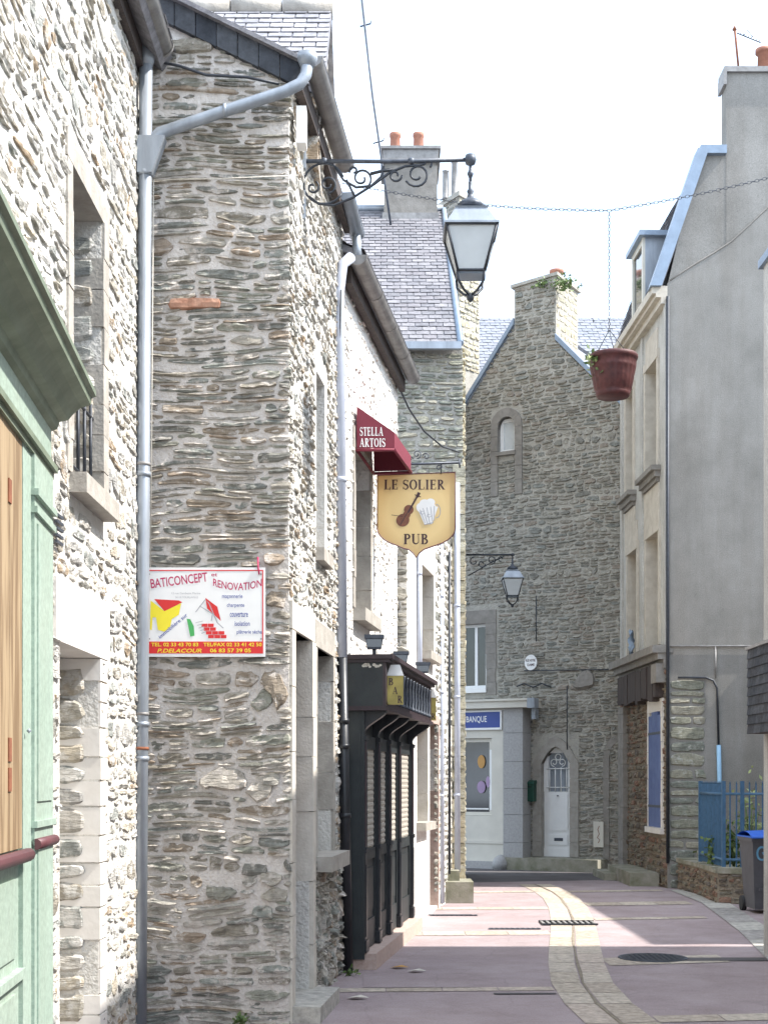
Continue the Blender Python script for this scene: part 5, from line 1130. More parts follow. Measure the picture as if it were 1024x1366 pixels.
m = MB(); m.fbox(Fb, ub0-.02, ub1+.03, bz1, bz1+.03, .002, .05); m.fbox(Fb, ub1, ub1+.03, bz0-.02, bz1, .002, .05); m.fbox(Fb, ub0-.02, ub1+.03, bz0-.04, bz0, .002, .05); m.build('frame', M['white'], t)
m = MB(); a = hb(623,0)[0]; b = hb(650,0)[0]; sans_text(m, Fb, 'BANQUE', a, bz0+.09, b-a, .14, .042, bold=.01); m.build('lettering', M['white'], t)
# mail box, oval sign, notice, steps
u, z = hi(709,1069); t = thing('letter_box', 'dark green wall letter box beside the white arched door', 'letter box', tuple(FGa.P(u,z,.02)))
m = MB(); m.fbox(FGa, u-.11, u+.11, z, z+.34, .035, .17); m.build('body', M['mail_green'], t); m = MB(); m.fpoly(Fr(*FGa.P(u-.12,0,.035).xy,*FGa.P(u-.12,0,.5).xy), [(0,z+.34),(.15,z+.34),(.13,z+.38),(.05,z+.41),(0,z+.41)], -.24, 0); m.build('lid', M['mail_green'], t)
m = MB(); m.fbox(FGa, u-.07, u+.07, z+.27, z+.29, .17, .173); m.build('slot', M['dark'], t)
u, z = hi(709,884); t = thing('oval_plaque', 'small white oval plaque with black writing between the far lantern and the bank canopy', 'sign', tuple(FGa.P(u,z,.05)))
m = MB(); m.fpoly(FGa, [(u+.13*math.cos(k*.35),z+.15*math.sin(k*.35)) for k in range(18)], .03, .06); m.build('plate', M['white'], t)
m = MB(); sans_text(m, FGa, 'RUE NOTRE', u-.10, z+.015, .20, .05, .062, bold=.02); sans_text(m, FGa, 'DAME', u-.07, z-.07, .15, .05, .062, bold=.02); m.build('lettering', M['ink'], t)
u, z = hi(799,1130); t = thing('notice_board', 'narrow pale panel with faint red marks low on the big gable', 'sign', tuple(FGa.P(u,z,.05)))
h_ = hi(799,1096)[1]-z; m = MB(); m.fbox(FGa, u-.10, u+.10, z, z+h_, .03, .06); m.build('panel', M['cream_paint'], t)
m = MB(); ribbon(m, lambda a,b,d: FGa.P(u+a, z+b, d), [(0,.08),(.03,.14),(-.02,.18),(.02,.25),(-.01,.33),(.02,.40)], .015, .062); m.build('red_marks', M['rust'], t)
m = MB(); m.fbox(FGa, hi(686,0)[0], FGa.L-.3, 0, .23, .002, .50); m.fbox(FGa, hi(676,0)[0]-.1, hi(686,0)[0]-.01, 0, .17, .11, .42)
tag(m.build('door_steps', M['mossy'], loc=tuple(FGa.P(2,0,.2))), 'long low stone step below the white arched door', 'step')
m = MB(); m.lathe(FGa.P(hi(681,0)[0], 0, .46), [(.15,0),(.17,.12),(.12,.22),(.05,.27),(0,.28)], 10); tag(m.build('guard_stone', M['granite'], loc=tuple(FGa.P(hi(681,0)[0],0,.5))), 'rounded worn guard stone at the foot of the grey pilaster', 'stone')
m = MB(); m.box(3.95,4.42,22.9,25.2,0,.22); m.box(3.75,4.2,24.3,25.6,0,.12); tag(m.build('mounting_block', M['mossy'], loc=(4.2,23.5,0)), 'long mossy stone slab at the foot of the right facade', 'step')

# ================================================================ RIGHT-HAND BUILDING
H = thing('mansard_house', 'tall pale rendered house with slate mansard roof and dormer on the right', 'house', (4.5,22.5,0))
hr = FR.hit; he = FRe.hit
def win(a, b, py0, py1): u0, u1 = FR.U(a), FR.U(b); return (min(u0,u1), max(u0,u1), hr(b,py1)[1], hr(b,py0)[1])
zB = hr(892,868)[1]; zE = he(885,388)[1]
ws = [win(862,877,478,622), win(863,879,708,860), win(836,845,520,655), win(838,850,732,872)]
shut = win(867,883,948,1105)
m = MB(); m.mi = 0; m.fwall(FR, 0, FR.L, zB, zE-.2, ws, d0=-.45); m.build('facade_wall', M['facade'], H)
m = MB(); m.mi = 1; m.fwall(FR, 0, FR.L, 0, zB-.003, [shut], d0=-.45); m.mi = 0
rubble(m, FR, [(0,0),(FR.L,0),(FR.L,zB-.1),(0,zB-.1)], [(shut[0]-.15,shut[1]+.15,shut[2]-.1,shut[3]+.25)], h=(.06,.15), l=(.10,.3), gap=.02, dep=(.01,.05), seed=91, rough=.014)
m.build('base_wall', [M['brown_stone'], M['brown_mortar']], H)
for i, w in enumerate(ws):
    m = MB(); dd = .03
    m.fbox(FR, w[0]-.11, w[0], w[2], w[3], -.3, dd); m.fbox(FR, w[1], w[1]+.11, w[2], w[3], -.3, dd); m.fbox(FR, w[0]-.11, w[1]+.11, w[3], w[3]+.14, -.3, dd+.01)
    m.fbox(FR, w[0]-.02, w[1]+.02, w[3]+.14, w[3]+.5, 0, .02)
    m.build('window_surround', M['facade_stone'], H)
    w_ = casement(FR, H, *w, -.24, M['cream_paint'], mull=1, bars=1)
    if i in (0, 2):
        m = MB(); m.fbox(FR, w[0]-.22, w[1]+.22, w[2]-.10, w[2]-.02, -.2, .16); m.fbox(FR, w[0]-.18, w[1]+.18, w[2]-.20, w[2]-.10, 0, .10); m.fbox(FR, w[0]-.12, w[1]+.12, w[2]-.27, w[2]-.20, 0, .06); m.build('sill', M['dressed_dark'], w_)
        m = MB(); m.fbox(FR, w[0]-.12, w[1]+.12, w[2]-1.0, w[2]-.28, 0, .022); m.build('apron_panel', M['facade_stone'], H)
m = MB()
for u in (.02, FR.L/2-.05, FR.L-.14): m.fbox(FR, u, u+.14, zB, zE-.2, 0, .035)
m.build('pilaster', M['facade'], H)
m = MB(); zc_ = zE-.2; m.fbox(FR, -.1, FR.L+.0, zc_, zc_+.10, -.3, .10); m.fbox(FR, -.1, FR.L+.0, zc_+.10, zc_+.16, -.3, .18); m.fbox(FR, -.1, FR.L+.0, zc_+.16, zc_+.28, -.3, .24); m.build('cornice', M['facade_stone'], H)
m = MB(); m.fbox(FR, 0, FR.L+.02, zB-.02, zB+.10, -.1, .24); m.fbox(FR, 0, FR.L, zB-.12, zB-.02, 0, .15); m.fbox(FR, 0, FR.L, zB-.26, zB-.12, 0, .06); m.build('string_course', M['dressed_dark'], H)
m = MB(); za, zb2 = hr(870,935)[1], hr(870,893)[1]
rng = random.Random(6); u = .35
while u < FR.L-.35: w = rng.uniform(.16,.3); m.fbox(FR, u, u+w-.01, za+rng.uniform(-.05,.06), zb2+rng.uniform(-.02,.03), .0, .14+rng.uniform(0,.03)); u += w
m.build('timber_lintel', M['dark_wood'], H)
m = MB(); m.fbox(FR, FR.L-.42, FR.L-.05, zb2-.28, zb2+.02, .0, .17); m.build('bracket_stone', M['dressed_dark'], H)
m = MB(); blocks(m, FR, .18, .62, 0, za, -.1, .10, (.25,.42), 7); m.build('stone_pier', M['dressed_dark'], H)
m = MB(); blocks(m, FR, shut[1], shut[1]+.12, shut[2], shut[3], -.2, .03, (.2,.4), 7); blocks(m, FR, shut[0]-.10, shut[0], shut[2], shut[3], -.2, .03, (.2,.4), 8); m.fbox(FR, shut[0]-.10, shut[1]+.12, shut[3], shut[3]+.20, -.2, .035); m.fbox(FR, shut[0]-.14, shut[1]+.14, shut[2]-.09, shut[2], -.2, .07); m.build('shutter_surround', M['plaster'], H)
m = MB(); uu = [shut[0]+(shut[1]-shut[0])*k/4 for k in range(5)]
for k in range(4): 
    a, b = uu[k], uu[k+1]; tp = shut[3]-(.06 if k in (0,3) else .0); m.fbox(FR, a+.003, b-.003, shut[2]+.01, tp, -.02, .036)
S_ = m.build('shutter', M['blue_shutter'], H)
m = MB()
for z in (shut[2]+.35, shut[3]-.35): m.fbox(FR, shut[0], shut[1], z-.02, z+.02, .036, .042)
m.build('hinge', M['iron_grey'], S_)
# cloth on the sill
w = ws[3]; p = FR.P((w[0]+w[1])/2+.1, w[2], .02); m = MB(); rng = random.Random(3)
g_ = [[m.V(p+Vector((-.04+.05*math.sin(i*1.3+j), .10-.20*j/5, .02+.40*i/6+.03*math.sin(j*2)))) for j in range(6)] for i in range(7)]
for i in range(6):
    for j in range(5): m.F([g_[i][j], g_[i][j+1], g_[i+1][j+1], g_[i+1][j]])
m.sm = [True]*len(m.f); o = m.build('hanging_cloth', M['zinc_bright'], loc=tuple(p)); s_ = o.modifiers.new('s','SOLIDIFY'); s_.thickness = .01
tag(o, 'pale blue cloth hanging in the lower far window of the pale facade', 'cloth')
# rendered end wall
zTop = he(967,205)[1]; poly = [he(885.5,1185), (6.5,0), (6.5,he(1024,205)[1]), he(963,205), he(941,207), he(893,382)]
poly = [(0,0),(6.5,0),(6.5,he(963,205)[1]),(he(931,205)[0],he(931,205)[1]),(he(890.5,380)[0],he(890.5,380)[1]),(0,he(893,380)[1])]
m = MB(); m.fpoly(FRe, poly, -.4, -.06); m.build('end_wall', M['render'], H)
low = [(0,0),(6.5,0),he(1090,232),he(1060,252),he(1024,276),he(1000,299),he(975,322),he(952,337),he(930,350),he(908,364),(0,he(885,378)[1])]
m = MB(); m.fpoly(FRe, low, -.06, 0); m.build('lower_end_wall', M['render'], H)
m = MB(); cpts = [he(893,374),he(908,364),he(930,350),he(952,337),he(975,322),he(1000,299),he(1024,276),he(1060,252)]
m.tube([FRe.P(u,z,.0) for u,z in cpts], .014, 6); m.build('render_ledge', M['dressed_dark'], H)
cu = he(969,0)[0]; m = MB(); m.fbox(FRe, cu, 4.4, he(964,300)[1]-.6, he(964,95)[1], -.36, -.055)
Ch = m.build('chimney', M['render'], H)
m = MB(); m.fbox(FRe, cu-.04, 4.45, he(964,95)[1], he(964,88)[1], -.42, .0); m.fbox(FRe, cu-.05, cu-.002, he(964,112)[1], he(964,95)[1], -.42, .0); m.build('cap', M['zinc_old'], Ch)
p = FRe.P(he(1022,0)[0], he(964,88)[1], -.2); m = MB(); m.lathe(p, [(.10,0),(.09,.30),(.13,.30),(.13,.36),(.08,.36)], 14); m.build('chimney_pot', M['terracotta'], Ch)
T = thing('rooftop_antenna', 'thin rooftop aerial on the right chimney with a small toothed boom', 'antenna', tuple(pt(983,88,22.8)))
m = MB(); m.tube([pt(984,88,22.8), pt(979,36,22.8)], .018, 6); m.lathe(pt(979,40,22.8), [(.04,0),(0,.08)], 6); m.build('pole', M['rust'], T)
m = MB(); a, b = pt(982,44,22.8), pt(1014,57,22.8); m.tube([a,b], .01, 5)
for k in range(8): c = a.lerp(b, .15+k*.11); m.tube([c+Vector((-.02,-.12,-.03)), c+Vector((.03,.12,.06))], .006, 4)
m.tube([pt(991,48,22.8), pt(996,40,22.8), pt(1004,50,22.8)], .007, 4); m.build('boom', M['iron_grey'], T)
# mansard roof
def rp3(u, z, x): q = FR.P(u, z, 0); return Vector((x if x is not None else q.x, q.y, q.z))
zM0 = zc_+.28; zM1 = he(941,205)[1]+.02; dM = -.60
A_, B_ = FR.P(-.1,zM0,.16), FR.P(FR.L-.06,zM0,.16); C1, D1 = FR.P(FR.L-.06,zM1,dM), FR.P(-.1,zM1,dM)
m = MB(); slab(m, A_, B_, C1, D1, .08); slates(m, A_, B_, C1, D1, 18, 22, seed=5, lift=.015)
slab(m, D1+Vector((0,0,.01)), C1+Vector((0,0,.01)), C1+Vector((4.5,0,.5)), D1+Vector((4.5,0,.5)), .06); m.build('mansard_roof', M['slate'], H)
m = MB(); n_ = Vector((-.97,0,.25)); 
e0, e1 = FR.P(FR.L-.02,zM0-.02,.28), FR.P(FR.L-.02,zM1+.05,dM+.13)
wv = Vector((.18,0,0)); fv = Vector((0,-.09,0)); bv = Vector((0,.2,0))
m.box8([e0+fv, e0+fv+wv, e0+bv+wv, e0+bv, e1+fv, e1+fv+wv, e1+bv+wv, e1+bv])
t0 = he(935,197); t1 = he(968,197); m.fbox(FRe, t0[0]-.02, t1[0], t0[1]-.10, t0[1]+.03, -.25, .045); m.build('zinc_verge', M['zinc_bright'], H)
# dormer
ud0, ud1 = 1.55, 2.45; zd0, zd1 = zM0+.05, hr(880,296)[1]
m = MB(); m.fbox(FR, ud0, ud1, zd0, zd1, -1.1, .10); D_ = m.build('dormer', M['zinc'], H)
m = MB(); m.fbox(FR, ud0-.10, ud1+.12, zd1, zd1+.08, -1.3, .22); m.build('dormer_roof', M['zinc_bright'], D_)
m = MB(); m.fbox(FR, ud0, ud0+.1, zd0, zd1, .10, .14); m.fbox(FR, ud1-.1, ud1, zd0, zd1, .10, .14); m.fbox(FR, ud0+.1, ud1-.1, zd1-.1, zd1, .10, .138); m.fbox(FR, ud0+.1, ud1-.1, zd0, zd0+.1, .10, .138); m.build('dormer_frame', M['cream_paint'], D_)
m = MB(); m.fbox(FR, ud0+.1, ud1-.1, zd0+.1, zd1-.1, .10, .11); m.build('pane', M['glass'], D_)
# exposed stone at the foot of the end wall
m = MB(); zq = he(903,905)[1]; uq = he(941,0)[0]; z = 0; rng = random.Random(12)
while z < zq-.05:
    h = rng.uniform(.09,.26); h = min(h, zq-z); uu = .02
    while uu < uq-.03:
        L = rng.uniform(.25,.6); L = L if uq-uu-L > .12 else uq-uu
        one_stone(m, FRe, uu+L/2, z+h/2, L/2-.006, h/2-.006, .022, rng, .0, .01, .006); uu += L
    z += h
m.build('exposed_stonework', M['green_stone'], H)
m = MB(); pts = [he(893,862),he(1024,862),he(1080,862)]; m.tube([FRe.P(u,z,.03) for u,z in pts], .016, 6); m.tube([FRe.P(*he(953,862),.03), FRe.P(*he(953,905),.03)], .014, 6); m.build('grey_conduit', M['zinc_old'], H)
m = MB(); pts = [he(903,904),he(940,904),he(950,908),he(955,918),he(957,994)]; m.tube([FRe.P(u,z,.035) for u,z in pts], .018, 6); m.tube([FRe.P(.0,0.4,.03), FRe.P(.0,zE-.1,.03)], .028, 6); m.build('black_cable', M['iron'], H)
m = MB(); m.tube([FRe.P(*he(957,994),.045), FRe.P(*he(960,1140),.045)], .036, 8); m.build('blue_pipe', M['blue_pipe'], H)

# ================================================================ YARD
yp = [Vector(q+(0,)) for q in ((4.62,22.42),(4.68,21.2),(4.62,19.75),(6.6,18.9))]
T = thing('low_garden_wall', 'low mossy rubble wall carrying the blue railing', 'wall', (4.6,20.5,0))
m = MB(); mt_ = MB()
for i in range(3):
    F = Fr(*yp[i].xy, *yp[i+1].xy); m.mi = 1; m.fbox(F, 0, F.L, 0, .42, -.28, 0); m.mi = 0
    rubble(m, F, [(0,0),(F.L,0),(F.L,.44),(0,.44)], (), h=(.06,.12), l=(.10,.28), gap=.02, dep=(.01,.04), seed=101+i, rough=.012)
    rng = random.Random(i); u = 0
    while u < F.L-.02:
        L = min(rng.uniform(.2,.4), F.L-u); mt_.fbox(F, u+.004, u+L-.004, .422, .47+rng.uniform(0,.03), -.29, .03); u += L
m.build('rubble', [M['brown_stone'], M['brown_mortar']], T); mt_.build('coping', M['mossy'], T)
m = MB(); m.poly([(4.85,22.45,.40),(4.9,21.2,.40),(4.85,19.9,.40),(6.6,19.15,.40),(9,19.1,.40),(9,22.45,.40)]); tag(m.build('garden_bed', M['mossy'], loc=(6,21,0)), kind='structure')
T = thing('blue_railing', 'bright blue iron railing of upright bars on the low garden wall', 'railing', (4.76,20.2,.45))
rp = [Vector((4.78,21.55,0)), Vector((4.75,19.95,0)), Vector((6.7,19.08,0))]
m = MB(); mr = MB(); z0, z1 = .50, 1.66
for i in range(2):
    L = (rp[i+1]-rp[i]).length; n = int(L/.088)
    for k in range(n+1):
        p = rp[i].lerp(rp[i+1], k/n); m.box(p.x-.009,p.x+.009,p.y-.009,p.y+.009,z0,z1); m.lathe((p.x,p.y,z1), [(.012,0),(0,.05)], 5)
    for z in (z0+.10, z1-.14):
        a, b = rp[i]+Vector((0,0,z)), rp[i+1]+Vector((0,0,z)); mr.tube([a,b], .022, 6)
m.build('bars', M['blue_rail'], T); mr.build('rails', M['blue_rail'], T)
for p in (rp[0], rp[1], rp[1].lerp(rp[2],.12), rp[1].lerp(rp[2],.6)):
    m = MB(); m.box(p.x-.025,p.x+.025,p.y-.025,p.y+.025,.46,1.70); m.build('post', M['blue_rail'], T)
rng = random.Random(7)
for k, (px, lab) in enumerate(((962,'leafy green plant behind the near corner of the blue railing'),(978,'taller leafy plant behind the blue railing next to the bin'),(1000,'pale yellow green bush behind the blue railing at the frame edge'))):
    c = Vector(((px-512)*20.6/FPX, 20.6, .42)); h = (.45,.6,1.1)[k]
    t = thing('garden_plant', lab, 'plant', tuple(c), 'plants behind the blue railing'); m = MB()
    for j in range(6):
        a = rng.uniform(0,6.3); m.tube([c, c+Vector((math.cos(a)*.06,math.sin(a)*.06,h*.5)), c+Vector((math.cos(a)*.14,math.sin(a)*.14,h*rng.uniform(.7,1)))], .008, 5)
    m.build('stem', M['leaf'], t); m = MB(); leaves(m, c+Vector((0,0,h*.6)), .28,.22,h*.6, 170, .085, 50+k); m.build('foliage', M['leaf'] if k < 2 else M['leaf_pale'], t)
# wheelie bin
bx, by = 4.97, 18.45; T = thing('wheelie_bin', 'dark grey wheelie bin with bright blue lid and light blue graffiti', 'bin', (bx,by,0))
m = MB(); a0, a1, b0, b1 = .24, .29, .26, .34
m.box8([Vector((bx+sx_*a, by+sy_*b, z)) for (a,b,z) in ((a0,b0,.06),(a1,b1,.96)) for sx_,sy_ in ((-1,-1),(1,-1),(1,1),(-1,1))])
m.box(bx-.305,bx+.305,by-.355,by+.355,.93,.975); m.box(bx-.20,bx+.20,by-.33,by-.31,.30,.34); B_ = m.build('body', M['bin_grey'], T)
m = MB(); g_ = []
for j in range(7):
    s = -1+2*j/6; g_.append([m.V((bx+t_*.31, by+s*.37, .985+.075*(1-s*s)*(1-.2*t_*t_)+.01)) for t_ in (-1,-.9,0,.9,1)])
for j in range(6):
    for k in range(4): m.F([g_[j][k], g_[j][k+1], g_[j+1][k+1], g_[j+1][k]])
m.box(bx-.31,bx+.31,by-.37,by+.37,.977,.995); m.tube([(bx-.3,by-.385,.985),(bx+.3,by-.385,.985)], .014, 6); m.build('lid', M['bin_blue'], T)
for s in (-1,1):
    m = MB(); pr = []; c = Vector((bx+s*.25, by+.30, .10)); m.tube([c+Vector((-.03,0,0)), c+Vector((.03,0,0))], .10, 14); m.build('wheel', M['dark'], T)
m = MB(); FBn = Fr(bx-.3, by-.335, bx+.3, by-.335)
for (cu_, cz, r, a0_, a1_) in ((.12,.80,.055,0,300),(.22,.79,.065,90,460),(.31,.81,.05,-60,260),(.40,.79,.06,30,400),(.17,.84,.04,200,420),(.27,.74,.04,180,400)):
    ribbon(m, lambda a,b,d: FBn.P(a,b,d), arc(cu_*1.05,cz-.02,r*1.05,r*1.5,a0_,a1_,12), .026, .012)
m.build('graffiti', M['graffiti'], T)

# near right house: only its street face shows at the frame edge
H = thing('near_right_house', 'cream rendered house corner at the right edge of the frame with slate hung box', 'house', (3.68,13.9,0))
m = MB(); m.box(3.70,9.5,-2,13.9,0,6.72); m.build('wall', M['facade'], H)
m = MB(); m.box(3.66,9.6,-2,13.96,6.72,6.80); m.build('coping', M['zinc_bright'], H)
x0_ = pt(1001,0,13.7).x; zt1, zt0 = pt(0,864,13.6).z, pt(0,978,13.6).z
m = MB(); m.box(x0_+.02,3.70,12.9,13.86,zt0,zt1); m.build('slate_hung_box', M['dark_wood'], H)
FT = Fr(x0_+.02, 13.86, x0_+.02, 12.9); FT2 = Fr(x0_+.02, 12.9, 3.70, 12.9)
m = MB()
for F in (FT, FT2):
    n = 9
    for r in range(n):
        u = -.05 if r % 2 else 0
        while u < F.L:
            a, b = max(0,u), min(F.L, u+.12)
            if b-a > .01: z = zt0+(zt1-zt0)*r/n; m.box8([F.P(a+.002,z,.022),F.P(b-.002,z,.022),F.P(b-.002,z,.008),F.P(a+.002,z,.008),F.P(a+.002,z+(zt1-zt0)/n*1.1,.010),F.P(b-.002,z+(zt1-zt0)/n*1.1,.010),F.P(b-.002,z+(zt1-zt0)/n*1.1,.002),F.P(a+.002,z+(zt1-zt0)/n*1.1,.002)])
            u += .12
m.build('hung_slates', M['slate_dark'], H)
m = MB(); m.box(x0_-.01,3.70,12.86,13.90,zt1,zt1+.03); m.build('box_lid', M['zinc_old'], H)
# unseen house right of the yard, added so its eave bounds the sun patch
H = thing('unseen_yard_house', 'unseen rendered house beyond the yard, added to cast shadow on the street', 'house', (8.8,18,0))
m = MB(); m.box(8.9,14,14.2,22.4,0,7.0); m.build('wall', M['render'], H)
m = MB(); slab(m, (8.6,22.5,7.0),(8.6,14.1,7.0),(11.8,14.1,8.85),(11.8,22.5,8.85),.1); m.build('roof', M['slate'], H)

# ================================================================ STREET LANTERNS
def lantern(root, c, s, glass):
    """four-sided lantern whose hanging point is c; s is its scale (1 = 0.36 m wide)"""
    x, y, z = c
    def fr(r0, z0, r1, z1, m): m.box8([Vector((x+i*r*s, y+j*r*s, z+zz*s)) for (r,zz) in ((r0,z0),(r1,z1)) for i,j in ((-1,-1),(1,-1),(1,1),(-1,1))])
    m = MB(); m.lathe((x,y,z-.20*s), [(.03*s,0),(.095*s,.0),(.105*s,.02*s),(.07*s,.055*s),(.03*s,.075*s),(.018*s,.11*s),(.026*s,.13*s),(.014*s,.15*s),(.014*s,.20*s)], 14); m.build('finial', M['iron_grey'], root)
    m = MB(); fr(.185,-.36,.115,-.235,m); fr(.115,-.235,.125,-.225,m); fr(.10,-.225,.05,-.19,m); fr(.20,-.375,.20,-.36,m); m.build('roof', M['zinc'], root)
    m = MB(); fr(.095,-.685,.178,-.378,m); G_ = m.build('glass', glass, root)
    m = MB()
    for i, j in ((-1,-1),(1,-1),(1,1),(-1,1)): m.tube([(x+i*.098*s,y+j*.098*s,z-.69*s),(x+i*.184*s,y+j*.184*s,z-.375*s)], .010*s, 5)
    for k in range(4):
        q = [(-1,-1),(1,-1),(1,1),(-1,1),(-1,-1)]; a, b = q[k], q[k+1]
        for r, zz in ((.098,-.69),(.184,-.378)): m.tube([(x+a[0]*r*s,y+a[1]*r*s,z+zz*s),(x+b[0]*r*s,y+b[1]*r*s,z+zz*s)], .011*s, 5)
    m.build('frame', M['iron'], root); m = MB(); fr(.085,-.71,.10,-.692,m); m.build('base_plate', M['zinc_bright'], root)
    m = MB()
    for i, j in ((-1,-1),(1,-1),(1,1),(-1,1)):
        m.tube([(x+i*.10*s,y+j*.10*s,z-.70*s),(x+i*.095*s,y+j*.095*s,z-.76*s),(x+i*.05*s,y+j*.05*s,z-.82*s),(x,y,z-.85*s)], .010*s, 6)
    m.lathe((x,y,z-.90*s), [(0,0),(.025*s,.02*s),(.03*s,.05*s),(.012*s,.07*s)], 8); m.build('drop_bracket', M['iron'], root)
YL = 10.62; kk = YL/FPX; w0 = pt(404,215,YL); tip = pt(627,213,YL)
T = thing('street_lantern', 'large grey street lantern on a long scrolled iron arm high on the left', 'street lamp', tuple(w0))
m = MB(); m.tube([w0, pt(520,215.5,YL), tip], .016, 8); 
for px in (432, 548): m.lathe(pt(px,215,YL)-Vector((0,0,.02)), [(.02,0),(.028,.01),(.028,.03),(.02,.04)], 8)
for k in range(1): 
    c = tip; m.lathe(c-Vector((0,0,.045)), [(0,0),(.035,.012),(.045,.045),(.035,.078),(0,.09)], 12)
m.tube([pt(627,213,YL), pt(627,246,YL)], [.012,.012], 6); m.lathe(pt(627,232,YL), [(.012,-.03),(.024,0),(.012,.03)], 8); m.build('arm', M['iron_grey'], T)
m = MB(); S = lambda cx, cy, r0, r1, a0, a1, n=22: m.tube(spiral(pt(cx,cy,YL), r0*kk, r1*kk, R(a0), R(a1), ex, ez, n), .0085, 6)
S(432,245,27,27,20,330); S(437,246,12,4,-90,360); S(417,250,9,3,60,-300)
S(482,238,14,4,-60,380); S(472,228,6,2,200,-100)
S(556,233,17,5,-150,330); S(527,234,9,3,0,-380); S(570,218,6,3,-60,200)
tube = lambda P, r=.0095: m.tube([pt(a,b,YL) for a,b in P], r, 6)
tube([(412,262),(425,272),(445,274),(470,264),(500,245),(520,230),(540,222),(566,219)]); tube([(446,222),(458,240),(475,250),(495,248),(508,236),(512,222)]); tube([(462,240),(468,252),(473,262)]); tube([(404,219),(404,262)], .014); tube([(494,232),(510,228),(524,226)], .012)
m.build('scrollwork', M['iron'], T)
m = MB(); p = pt(403,215,YL); m.box(p.x-.05,p.x+.03,YL-.05,YL+.05,p.z-.07,p.z+.07); m.build('wall_plate', M['zinc'], T); m = MB(); p = pt(404,270,YL); m.box(p.x-.05,p.x+.02,YL-.03,YL+.03,p.z-.13,p.z+.08); m.build('wall_plate', M['zinc'], T)
lantern(T, pt(627,250,YL)+Vector((0,0,.04)), 1.0, M['lamp_glass'])
YL2 = 25.6; w2 = Vector((1.47,YL2,pt(0,740,YL2).z)); tip2 = pt(683,740,YL2); k2 = YL2/FPX
T = thing('street_lantern', 'small dark street lantern on a bracket in front of the far gable', 'street lamp', tuple(w2))
m = MB(); m.tube([w2, tip2+Vector((.04,0,0))], .018, 6); m.tube([tip2, tip2+Vector((0,0,-.14))], .012, 6); m.lathe(tip2-Vector((0,0,.03)), [(0,0),(.03,.01),(.03,.05),(0,.06)], 8); m.build('arm', M['iron'], T)
m = MB()
for (cx,cy,r0,r1,a0,a1) in ((655,747,6,2,-90,360),(642,752,5,2,0,-360),(632,749,6,2,90,400),(668,745,4,1.5,-90,-400)): m.tube(spiral(pt(cx,cy,YL2), r0*k2, r1*k2, R(a0), R(a1), ex, ez, 16), .010, 5)
m.tube([pt(624,768,YL2), pt(635,762,YL2), pt(650,753,YL2), pt(672,742,YL2)], .010, 5); m.build('scrollwork', M['iron'], T)
lantern(T, tip2+Vector((0,0,-.07)), .98, M['lamp_glass'])

# ================================================================ CHAIN AND FLOWER POT
YC = 12.7
def chain(m, pts, link=.045, r=.0045):
    L = sum((pts[i+1]-pts[i]).length for i in range(len(pts)-1)); n = int(L/(link*.78)); acc = []; 
    for k in range(n):
        s = k/(n)*L; i = 0
        while i < len(pts)-2 and s > (pts[i+1]-pts[i]).length: s -= (pts[i+1]-pts[i]).length; i += 1
        t = (pts[i+1]-pts[i]).normalized(); c = pts[i]+t*s; a = t.cross(Vector((0,1,.1))).normalized(); 
        if k % 2: a = t.cross(a).normalized()
        ring = [c+t*math.cos(q*math.pi/4)*link*.5+a*math.sin(q*math.pi/4)*link*.28 for q in range(9)]; m.tube(ring, r, 4, cap=False)
cpts = []
for (a,b,c,e) in ((455,244,812,281),(812,281,1060,228)):
    for k in range(12): 
        f = k/12; sag = 14*math.sin(math.pi*f)*(1 if a < 800 else .35); cpts.append(pt(a+(c-a)*f, b+(e-b)*f+sag*.7, YC))
cpts.append(pt(1060,228,YC))
m = MB(); chain(m, cpts, .045, .0025); tag(m.build('span_chain', M['iron_grey'], loc=tuple(pt(812,281,YC))), 'thin chain strung across the street above the lanterns', 'chain')
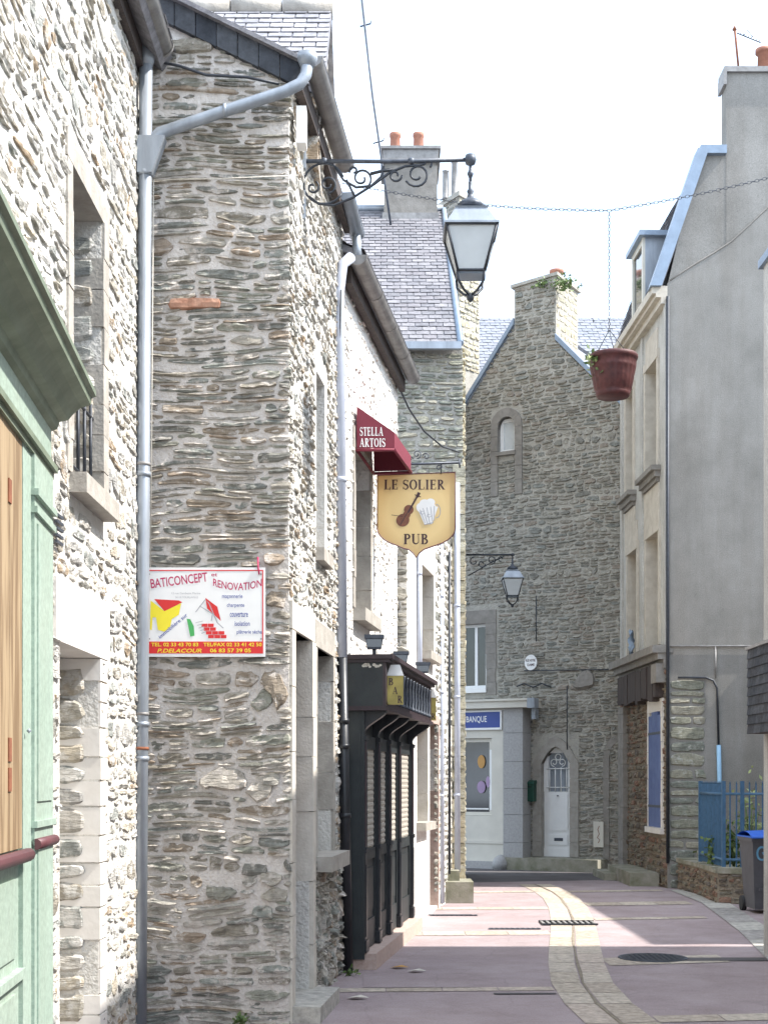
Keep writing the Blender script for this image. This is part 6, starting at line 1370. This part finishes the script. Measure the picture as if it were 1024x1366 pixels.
pc = pt(817,530,YC); rr = 33*YC/FPX
T = thing('hanging_flower_pot', 'dark red fluted flower pot hanging on chains over the street', 'flower pot', tuple(pc))
m = MB(); Hh = (530-474)*YC/FPX
prof = [(.0,0),(.62,0),(.66,.03),(.70,.10),(.68,.13),(.74,.17),(.84,.50),(.90,.66),(.92,.68),(.92,.72),(.93,.86),(.97,.88),(1.0,.92),(1.0,.97),(.96,1.0),(.88,1.0),(.86,.88),(.0,.86)]
m.lathe(pc, [(a*rr, b*Hh) for a,b in prof], 96, rib=lambda r, j, a: r*(1+(.035*abs(math.sin(a*11))-.02 if 5 <= j <= 7 else 0)+(.012*math.sin(a*24) if 9 <= j <= 10 else 0)))
m.build('pot', M['pot_red'], T)
m = MB(); c = pc+Vector((-.20,-.08,Hh*.80)); leaves(m, c, .05,.04,.12, 30, .055, 8); leaves(m, pc+Vector((-.10,0,Hh*.95)), .14,.12,.03, 50, .05, 9); m.build('plant', M['leaf'], T)
m = MB(); c = pc+Vector((-.20,-.11,Hh*.72)); leaves(m, c, .045,.04,.10, 12, .05, 10); m.build('pale_leaves', M['leaf_pale'], T)
m = MB(); hk = pt(812,440,YC)
for a in (0.4, 2.5, 4.6): m.tube([pc+Vector((math.cos(a)*rr*.9, math.sin(a)*rr*.9, Hh*.97)), hk], .0035, 5)
m.tube([pt(788,425,YC), pt(790,424,YC), pt(791,430,YC)], .004, 5)
chain(m, [hk, pt(812,281,YC)], .035, .0022); m.build('hanging_chain', M['iron'], T)

# weeds at the foot of the walls
for k, (px, py, lab) in enumerate(((468,1302,'small green weed at the foot of the black downpipe'),(322,1354,'tiny weed at the foot of the rubble gable'))):
    X, Y = gp(px,py) if k == 0 else (pt(322,0,9.93).x, 9.92); m = MB(); leaves(m, (X,Y-.02,.03), .06,.04,.05, 40, .045, 60+k)
    tag(m.build('weed', M['leaf'], loc=(X,Y,0)), lab, 'plant')
print('faces', sum(len(o.data.polygons) for o in bpy.data.objects if o.type == 'MESH'))
